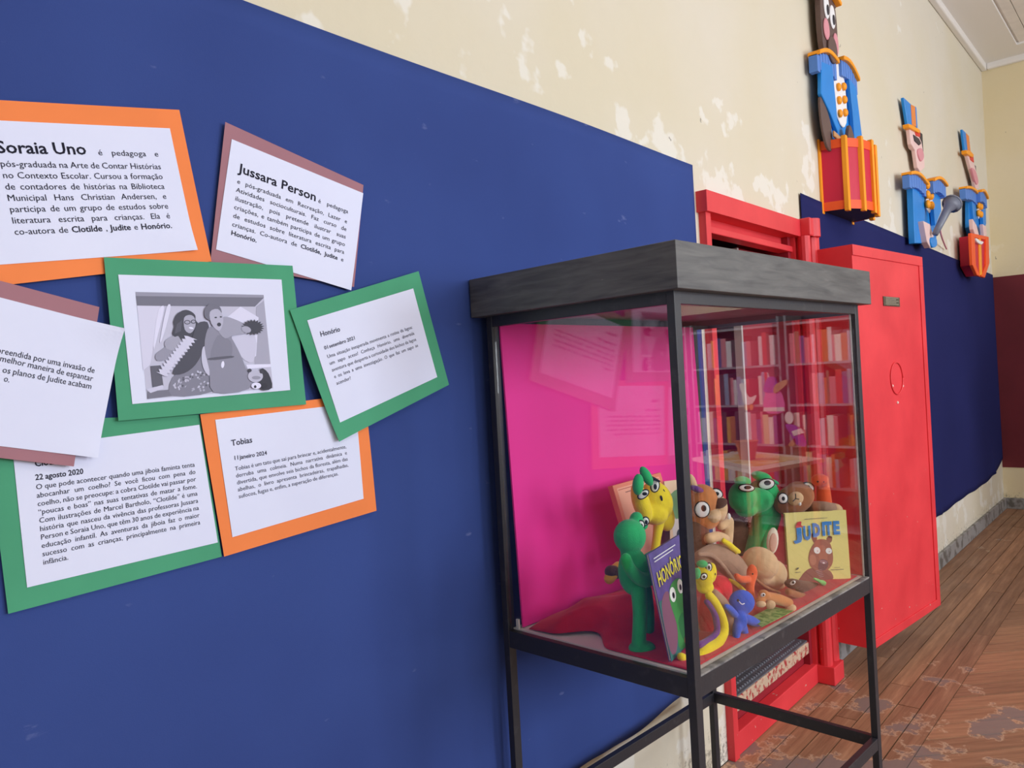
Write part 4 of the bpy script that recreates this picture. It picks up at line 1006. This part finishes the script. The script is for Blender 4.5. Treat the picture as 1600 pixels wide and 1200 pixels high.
def rel(name, cx, cz, pts, y, m, parent, th=.018, sm=False, bv=.003):
    pts = [(cx+a, cz+b) for a, b in pts]
    if sm: pts = smoothpoly(pts, 3)
    return prism(name, pts, y, y+th, m, parent, bv)
def button(x, y, z, r, parent):
    v, f = sphere_v((x, y, z), Vector((r, 0, 0)), Vector((0, r*.6, 0)), Vector((0, 0, r)), 12, 6); obj('button', v, f, P_or, parent, smooth=True)
def epaulette(x0, x1, z, y, parent, tilt=0, d=.11):
    # fringed shoulder piece: orange cap over a blue fringe, standing out from the wall
    n = 7; v = []; 
    mb = MB()
    for i in range(n):
        t0, t1 = i/n, (i+1)/n
        a = x0+(x1-x0)*t0; b = x0+(x1-x0)*t1-.004; zz = z+tilt*(t0-.5)+.03*math.sin(PI*(t0+.5/n))
        mb.box(a, b, y-.012, y+.03, zz-.085, zz)
    mb.obj('fringe', P_ep, parent)
    pts = [(x0+(x1-x0)*k/8, z+tilt*(k/8-.5)+.03*math.sin(PI*k/8)) for k in range(9)]
    poly = pts+[(x, zz+.022) for x, zz in reversed(pts)]
    prism('epaulette', poly, y-.03, y+.035, P_or, parent, .003)
# --- drummer bear
def soldier(label, x, z, kind):
    """x = middle of the chest on the wall, z = shoulder height"""
    t = thing('wall_soldier', label, 'wall decoration', (x, -.01, z-.75), 'painted wooden soldiers on the wall')
    return t
x0_, zs = 4.27, 3.02
t = soldier('wooden bear drummer in blue coat with red barrel drum, nearest soldier on the wall', x0_, zs, 'bear')
# spacer blocks keep the flat pieces off the wall
box('spacer', x0_-.05, x0_+.05, -.035, 0, 2.75, 2.9, P_dk, t); box('spacer', x0_-.05, x0_+.05, -.035, 0, 3.2, 3.35, P_dk, t)
rel('coat', x0_, zs, [(-.22, .02), (.0, .04), (.24, .04), (.28, -.25), (.2, -.42), (-.14, -.42), (-.2, -.2)], -.045, P_blue, t, .02)
rel('shirt_front', x0_, zs, [(-.04, .05), (.12, .05), (.15, -.18), (.07, -.26), (-.03, -.18)], -.053, P_wh, t, .008, True)
for k in range(3):
    button(x0_+.01, -.06, zs-.06-.07*k, .022, t); button(x0_+.10, -.06, zs-.035-.07*k, .022, t)
rel('arm', x0_, zs, [(-.26, .0), (-.10, .02), (-.07, -.18), (-.06, -.32), (-.17, -.24), (-.29, -.17)], -.068, P_blue, t, .02)
rel('arm', x0_, zs, [(.16, .02), (.27, .0), (.33, -.26), (.20, -.30), (.19, -.15)], -.072, P_blue, t, .025)
rel('paw', x0_, zs, [(-.28, -.18), (-.20, -.22), (-.14, -.30), (-.14, -.42), (-.21, -.42), (-.27, -.32)], -.06, P_br, t, .014, True)
rel('paw', x0_, zs, [(.05, -.26), (.11, -.31), (.15, -.36), (.13, -.42), (.0, -.42), (.0, -.36)], -.095, P_br, t, .02, True)
rel('paw', x0_, zs, [(.20, -.31), (.28, -.30), (.27, -.42), (.19, -.42)], -.065, P_br, t, .02)
rel('drumstick', x0_, zs, [(-.16, -.33), (.04, -.355), (.04, -.385), (-.16, -.36)], -.08, P_tan, t, .012)
epaulette(x0_-.32, x0_-.03, zs+.03, -.055, t, .03); epaulette(x0_+.05, x0_+.31, zs+.065, -.055, t, -.05)
hx = x0_-.10
rel('head', hx, zs, [(-.06, .04), (.03, .02), (.10, .08), (.12, .18), (.11, .34), (.02, .46), (-.08, .44), (-.12, .3), (-.11, .12)], -.065, P_br, t, .03, True)
rel('ear', hx, zs, [(-.22, .50), (-.16, .54), (-.10, .48), (-.11, .36), (-.17, .34), (-.22, .40)], -.05, P_br, t, .02, True)
rel('ear', hx, zs, [(.08, .50), (.15, .54), (.19, .47), (.17, .38), (.1, .38)], -.05, P_br, t, .02, True)
for (ex_, ez_) in ((-.045, .31), (.04, .285)):
    rel('eye', hx, zs, ell(ex_, ez_, .038, .062), -.072, P_wh, t, .008); rel('eye_pupil', hx, zs, ell(ex_+.005, ez_-.015, .016, .028, 0, 10), -.077, P_dk, t, .006)
rel('cheek', hx, zs, ell(-.065, .19, .04, .055), -.073, P_pk, t, .008); rel('cheek', hx, zs, ell(.07, .15, .035, .06), -.073, P_pk, t, .008)
rel('muzzle', hx, zs, ell(0, .10, .065, .07), -.078, P_br, t, .012)
rel('cap', hx, zs, [(-.09, .43), (.11, .37), (.13, .42), (.1, .58), (-.07, .60)], -.08, P_cap, t, .02); rel('cap_peak', hx, zs, [(-.10, .43), (.12, .36), (.13, .38), (-.09, .452)], -.095, P_or, t, .03)
# barrel drum
dc = Vector((4.33, 0, 0)); dz0, dz1 = 2.285, 2.645; N_ = 6; prf = [(dc.x-.235*math.cos(PI*k/N_), -.188*math.sin(PI*k/N_)**.65 if 0 < k < N_ else 0) for k in range(N_+1)]
mb = MB()
for k in range(N_):
    (ax_, ay_), (bx_, by_) = prf[k], prf[k+1]
    mb.add([(ax_, ay_, dz0), (bx_, by_, dz0), (bx_, by_, dz1), (ax_, ay_, dz1)], [(0, 1, 2, 3)])
mb.add([(p[0], p[1], dz1) for p in prf], [tuple(range(N_+1))]); mb.obj('drum', P_red, t)
obj('drum_bottom', [(p[0], p[1], dz0+.002) for p in prf]+[(p[0], p[1], dz0+.012) for p in prf], [tuple(range(N_+1)), tuple(range(2*N_+1, N_, -1))], P_dk, t)
for (za, zb) in ((dz0, dz0+.045), (dz1-.045, dz1)):
    mb = MB()
    for k in range(N_):
        (ax_, ay_), (bx_, by_) = prf[k], prf[k+1]; o1 = 1.02
        f2 = lambda p: (dc.x+(p[0]-dc.x)*o1, p[1]*o1)
        a2, b2 = f2(prf[k]), f2(prf[k+1])
        mb.add([(a2[0], a2[1], za), (b2[0], b2[1], za), (b2[0], b2[1], zb), (a2[0], a2[1], zb), (ax_, ay_, za), (bx_, by_, za), (bx_, by_, zb), (ax_, ay_, zb)], [(0, 1, 2, 3), (0, 4, 5, 1), (3, 2, 6, 7)])
    mb.obj('hoop', P_band, t)
for k in range(0, N_+1):
    x_, y_ = prf[k]; box('stave', x_-.016, x_+.016, y_-.012, y_+.012 if k not in (0, N_) else 0, dz0-.012, dz1+.012, P_or, t, bv=.003)
# --- trumpeter
x0_, zs = 6.10, 2.80
t = soldier('wooden trumpet soldier in blue coat and tall blue hat, middle soldier on the wall', x0_, zs, 'horn')
box('spacer', x0_-.05, x0_+.05, -.035, 0, 2.5, 2.65, P_dk, t); box('spacer', x0_-.05, x0_+.05, -.035, 0, 2.95, 3.1, P_dk, t)
plate('hat', [(1412, 152), (1424, 163), (1425, 196), (1419, 197)], -.04, P_blue, t, .02); plate('hat_stripe', [(1424, 163), (1430, 166), (1432, 198), (1426, 196)], -.045, P_or2, t, .02); plate('hat', [(1430.5, 166), (1432, 168), (1434, 200), (1432, 199)], -.04, P_blue, t, .02)
plate('hat_brim', [(1420, 193), (1428, 196), (1438, 203), (1437, 208), (1428, 203), (1421, 199)], -.07, P_or, t, .04); plate('cap', [(1428, 198), (1438, 204), (1438, 214), (1432, 212)], -.06, P_cap, t, .02)
plate('head', [(1421, 199), (1432, 204), (1440, 222), (1444, 245), (1445, 262), (1438, 268), (1434, 262), (1430, 235), (1424, 225)], -.055, P_skin, t, .025)
plate('hair', [(1428, 210), (1436, 216), (1440, 224), (1437, 227), (1430, 220)], -.062, P_dk, t, .02); plate('ear', smoothpoly([(1423, 218), (1429, 216), (1434, 224), (1429, 234), (1424, 230)]), -.045, P_skin, t, .02)
plate('cheek', smoothpoly([(1435, 234), (1441, 232), (1444, 245), (1440, 252), (1436, 244)]), -.064, P_pk, t, .02)
plate('coat', [(1425, 282), (1447, 280), (1462, 284), (1470, 290), (1464, 340), (1463, 378), (1448, 381), (1430, 378)], -.055, P_blue, t, .03)
plate('arm', [(1426, 280), (1444, 283), (1446, 345), (1447, 380), (1430, 380)], -.075, P_blue, t, .04); plate('arm', [(1457, 288), (1468, 290), (1471, 330), (1462, 352), (1460, 330)], -.09, P_blue, t, .03)
plate('shirt_front', [(1447, 283), (1457, 286), (1458, 318), (1453, 333), (1448, 325)], -.083, P_wh, t, .01)
for (bx_, by_) in ((1449, 289), (1454, 290), (1449.5, 304), (1455, 306), (1450, 319), (1456, 321)):
    p = onwall(bx_, by_, -.095); button(p.x, p.y, p.z, .03, t)
pa = onwall(1420, 274, -.09); pb = onwall(1446, 276, -.09); epaulette(pa.x, pb.x, (pa.z+pb.z)/2-.03, -.08, t, 0)
pa = onwall(1457, 280, -.12); pb = onwall(1477, 283, -.12); epaulette(pa.x, pb.x, (pa.z+pb.z)/2-.03, -.11, t, .02)
plate('sleeve_cuff', [(1443, 345), (1453, 350), (1462, 380), (1454, 387), (1449, 378)], -.11, P_skin, t, .04); plate('hand', smoothpoly([(1455, 372), (1463, 372), (1464, 384), (1457, 386)]), -.12, P_blue, t, .02)
h0 = onwall(1461, 366, -.14); h1 = onwall(1480, 328, -.20); h2 = onwall(1485, 321, -.22); h3 = onwall(1487, 319, -.225)
v_, f_ = tube_v([h0, h0.lerp(h1, .5), h1, h2, h3], [.02, .024, .028, .045, .062], 16); obj('trumpet', v_, f_, P_gy, t, smooth=True)
v_, f_ = tube_v([h3, h3+(h3-h2).normalized()*.012], [.065, .065], 16); obj('trumpet_rim', v_, f_, P_gy, t, smooth=False)
v_, f_ = tube_v(catmull([onwall(1467, 345, -.1), onwall(1470, 365, -.09), onwall(1475, 380, -.05), onwall(1479, 389, -.02)], 4), .006, 6); obj('cord', v_, f_, P_pk, t)
# --- far drummer
x0_, zs = 8.1, 2.9
t = soldier('wooden drummer soldier with tall blue hat, farthest soldier near the room corner', x0_, zs, 'far')
box('spacer', 7.95, 8.05, -.035, 0, 2.6, 2.75, P_dk, t); box('spacer', 7.95, 8.05, -.035, 0, 3.05, 3.2, P_dk, t)
plate('hat', [(1504, 202), (1510, 208), (1513, 236), (1508, 236)], -.04, P_blue, t, .02); plate('hat_stripe', [(1510, 208), (1514, 212), (1517, 240), (1513, 237)], -.045, P_or2, t, .02)
plate('hat_brim', [(1510, 234), (1517, 236), (1522, 242), (1520, 246), (1511, 240)], -.07, P_or, t, .04); plate('cap', [(1515, 241), (1521, 243), (1522, 254), (1517, 250)], -.06, P_cap, t, .02)
plate('head', [(1511, 240), (1518, 243), (1524, 262), (1528, 280), (1530, 294), (1525, 295), (1519, 270)], -.055, P_skin, t, .025); plate('cheek', smoothpoly([(1519, 262), (1525, 268), (1529, 284), (1526, 288), (1522, 276)]), -.064, P_pk, t, .02)
plate('coat', [(1514, 300), (1530, 298), (1540, 304), (1541, 350), (1532, 372), (1518, 370), (1514, 355)], -.055, P_blue, t, .03)
plate('arm', [(1518, 303), (1524, 303), (1527, 342), (1522, 345)], -.08, P_blue, t, .03); plate('arm', [(1534, 304), (1538, 306), (1541, 350), (1537, 352)], -.09, P_blue, t, .03)
plate('shirt_front', [(1527, 300), (1533, 302), (1533, 330), (1530, 342), (1527, 332)], -.083, P_wh, t, .01)
for (bx_, by_) in ((1528.5, 308), (1533, 310), (1529, 321), (1533, 323), (1529, 333), (1533, 335)):
    p = onwall(bx_, by_, -.095); button(p.x, p.y, p.z, .03, t)
pa = onwall(1508, 298, -.09); pb = onwall(1530, 298, -.09); epaulette(pa.x, pb.x, (pa.z+pb.z)/2-.03, -.08, t, 0); pa = onwall(1531, 300, -.12); pb = onwall(1541, 302, -.12); epaulette(pa.x, pb.x, (pa.z+pb.z)/2-.03, -.11, t, -.02)
plate('hand', [(1520, 342), (1526, 352), (1531, 372), (1526, 374), (1521, 358)], -.11, P_skin, t, .03); plate('hand', [(1536, 350), (1541, 354), (1542, 368), (1538, 370)], -.11, P_skin, t, .03)
plate('drum', [(1520, 368), (1543, 374), (1544, 412), (1537, 430), (1530, 430), (1522, 414)], -.12, P_red, t, .10)
plate('hoop', [(1518, 366), (1523, 368), (1525, 414), (1532, 432), (1527, 430), (1520, 414)], -.135, P_band, t, .025); plate('hoop', [(1541, 372), (1545, 374), (1546, 412), (1539, 434), (1534, 432), (1541, 414)], -.135, P_band, t, .025)
plate('hoop', [(1518, 364), (1545, 370), (1545, 376), (1518, 370)], -.13, P_band, t, .025); plate('stave', [(1530, 372), (1533, 373), (1535, 430), (1532, 430)], -.13, P_or, t, .02)
plate('drumstick', smoothpoly([(1526, 372), (1532, 376), (1537, 378), (1534, 382), (1527, 378)]), -.14, P_wh, t, .02)

# ------------------------------------------------------------ library side of the room (seen mirrored in the glass)
M_shelf = mat('grey_shelf_steel', (150, 150, 160), .5, .4); M_wd = mat('table_wood', (176, 120, 80), .5)
bcols = [(225, 225, 228), (205, 60, 58), (60, 84, 150), (230, 180, 70), (240, 236, 225), (90, 60, 50), (120, 160, 190), (200, 120, 60), (70, 110, 80), (180, 190, 210), (215, 130, 140), (50, 50, 60), (235, 215, 160)]
bm_ = [mat('book_spine_%s' % n, c, .5) for n, c in zip('white red navy yellow ivory brown skyblue orange green pale rose black cream'.split(), bcols)]
names_ = 'white red navy yellow ivory brown light-blue orange green pale-blue rose black cream'.split()
bookproto = {}
def shelf_unit(y0, y1, x0, label, side, rows, skip=0):
    t = thing('bookcase', label, 'bookcase', (x0+.15, (y0+y1)/2, 0), 'bookcases across the room')
    box('side', x0, x0+.3, y0, y0+.02, 0, 1.95, M_shelf, t); box('side', x0, x0+.3, y1-.02, y1, 0, 1.95, M_shelf, t)
    box('back', x0+.285, x0+.3, y0+.02, y1-.02, .05, 1.95, mat('shelf_back', (84, 80, 96), .6), t)
    for k in range(rows+1):
        z = .08+k*.36; box('shelf', x0, x0+.285, y0+.02, y1-.02, z-.02, z, M_shelf, t)
    num = {}; ORD = 'first second third fourth fifth sixth seventh eighth ninth tenth eleventh twelfth thirteenth fourteenth fifteenth sixteenth seventeenth eighteenth nineteenth twentieth twenty-first twenty-second twenty-third twenty-fourth twenty-fifth twenty-sixth twenty-seventh twenty-eighth'.split()
    for k in range(1, rows):
        z = .08+k*.36; y = y0+.04+.25*rnd.random()*(k % 2)
        while y < y1-.08:
            wdt = rnd.choice([.022, .03, .035, .045, .055]); hgt = rnd.uniform(.22, .30); ci = rnd.randrange(len(bm_)); y += wdt+.001
            if y > y1-.05 or (rnd.random() < .06): y += .05; continue
            o = box('shelf_book', x0+.01, x0+.20, y-wdt, y, z+.0005, z+hgt, bm_[ci]); num[k] = num.get(k, 0)+1
            tag(o, '%s book, %s from the left on the %s shelf of the %s' % (names_[ci], ORD[num[k]-1], ['lowest', 'low', 'middle', 'upper', 'top'][min(k, 4)], side), 'book', 'books on the shelves across the room')
    return t
shelf_unit(-3.15, -2.25, 6.5, 'grey steel bookcase across the room, nearest to the door side', 'nearest bookcase', 5)
shelf_unit(-4.15, -3.2, 6.5, 'grey steel bookcase in the middle of the row across the room', 'middle bookcase', 5)
shelf_unit(-5.15, -4.2, 6.5, 'grey steel bookcase across the room, farthest from the door side', 'farthest bookcase', 5)
t = thing('library_table', 'low square table with a yellow patterned cover, seen only in the glass', 'table', (5.82, -3.12, 0))
tq = [(5.72, -3.64), (5.14, -2.68), (6.02, -2.60), (6.36, -3.50)]
def flatslab(name, q, z0, z1, m, parent):
    v = [(x, y, z0) for x, y in q]+[(x, y, z1) for x, y in q]
    return obj(name, v, [(0, 1, 2, 3), (7, 6, 5, 4), (0, 4, 5, 1), (1, 5, 6, 2), (2, 6, 7, 3), (3, 7, 4, 0)], m, parent)
ins = lambda k: [(5.82+(x-5.82)*k, -3.12+(y+3.12)*k) for x, y in tq]
flatslab('table_top', tq, .72, .75, mat('pale_table', (235, 222, 205), .4), t); flatslab('table_cover', ins(.7), .75, .752, mat('yellow_cover', (225, 185, 90), .7, col2=(240, 225, 190), vscale=9), t)
for a_, b_ in ins(.86): box('leg', a_-.02, a_+.02, b_-.02, b_+.02, 0, .72, mat('table_leg_orange', (215, 120, 80), .5), t)
pot = thing('plant_pot', 'small orange pot standing on the low square table', 'pot', (5.75, -3.12, .752))
v_, f_ = tube_v([(5.75, -3.12, .752), (5.75, -3.12, .90), (5.75, -3.12, .905)], [.06, .09, .1], 20); obj('pot_body', v_, f_, mat('pot_orange', (205, 120, 70), .6), pot)
# painted cut-outs hooked on the front edges of the shelves
def cut(parent, name, pts, m, x=6.488, sm=True):
    if sm: pts = smoothpoly(pts, 3)
    n = len(pts); v = [(x, y, z) for y, z in pts]+[(x+.008, y, z) for y, z in pts]
    return obj(name, v, [tuple(range(n)), tuple(range(2*n-1, n-1, -1))]+[(i, (i+1) % n, (i+1) % n+n, i+n) for i in range(n)], m, parent)
K_pk = mat('cutout_pink', (240, 120, 190), .5); K_dk = mat('cutout_dark', (60, 45, 45), .5); K_tn = mat('cutout_tan', (205, 160, 110), .5); K_wh = mat('cutout_white', (245, 240, 235), .5); K_pu = mat('cutout_purple', (130, 70, 180), .5); K_or = mat('cutout_orange', (245, 165, 60), .5)
t = thing('shelf_figure', 'flat cut-out woman in a pink dress hooked on the bookcase, seen in the glass', 'decoration', (6.49, -3.27, 1.08), 'cut-outs on the bookcases')
cut(t, 'dress', [(-3.38, 1.10), (-3.18, 1.10), (-3.22, 1.30), (-3.34, 1.30)], K_pk); cut(t, 'hem', [(-3.385, 1.10), (-3.175, 1.10), (-3.18, 1.135), (-3.38, 1.135)], K_wh, 6.482, False)
cut(t, 'head', ell(-3.27, 1.45, .05, .055), K_dk); cut(t, 'shawl', [(-3.37, 1.28), (-3.24, 1.28), (-3.25, 1.40), (-3.33, 1.40)], K_pu, 6.484); cut(t, 'arm', [(-3.26, 1.26), (-3.14, 1.34), (-3.15, 1.38), (-3.26, 1.33)], K_tn, 6.48)
t = thing('shelf_figure', 'flat white cut-out goose with orange feet hooked on the bookcase', 'decoration', (6.49, -3.54, 1.11), 'cut-outs on the bookcases')
cut(t, 'body', [(-3.58, 1.17), (-3.50, 1.17), (-3.45, 1.25), (-3.52, 1.23), (-3.56, 1.29), (-3.58, 1.36), (-3.62, 1.35), (-3.60, 1.27)], K_wh); cut(t, 'foot', ell(-3.56, 1.14, .02, .03), K_or); cut(t, 'foot', ell(-3.51, 1.14, .02, .03), K_or)
t = thing('shelf_figure', 'flat cut-out seated figure in purple reading, hooked on the lower shelf', 'decoration', (6.49, -3.12, .8), 'cut-outs on the bookcases')
cut(t, 'body', [(-3.18, .98), (-3.08, .97), (-3.02, .90), (-2.99, .80), (-3.08, .80), (-3.14, .90)], K_pu); cut(t, 'head', ell(-3.14, 1.04, .04, .055), K_wh); cut(t, 'open_book', [(-3.12, .92), (-3.03, .95), (-3.00, .91), (-3.1, .88)], K_wh, 6.48, False); cut(t, 'leg', [(-3.16, .80), (-3.10, .86), (-3.09, .82), (-3.12, .79)], K_tn)
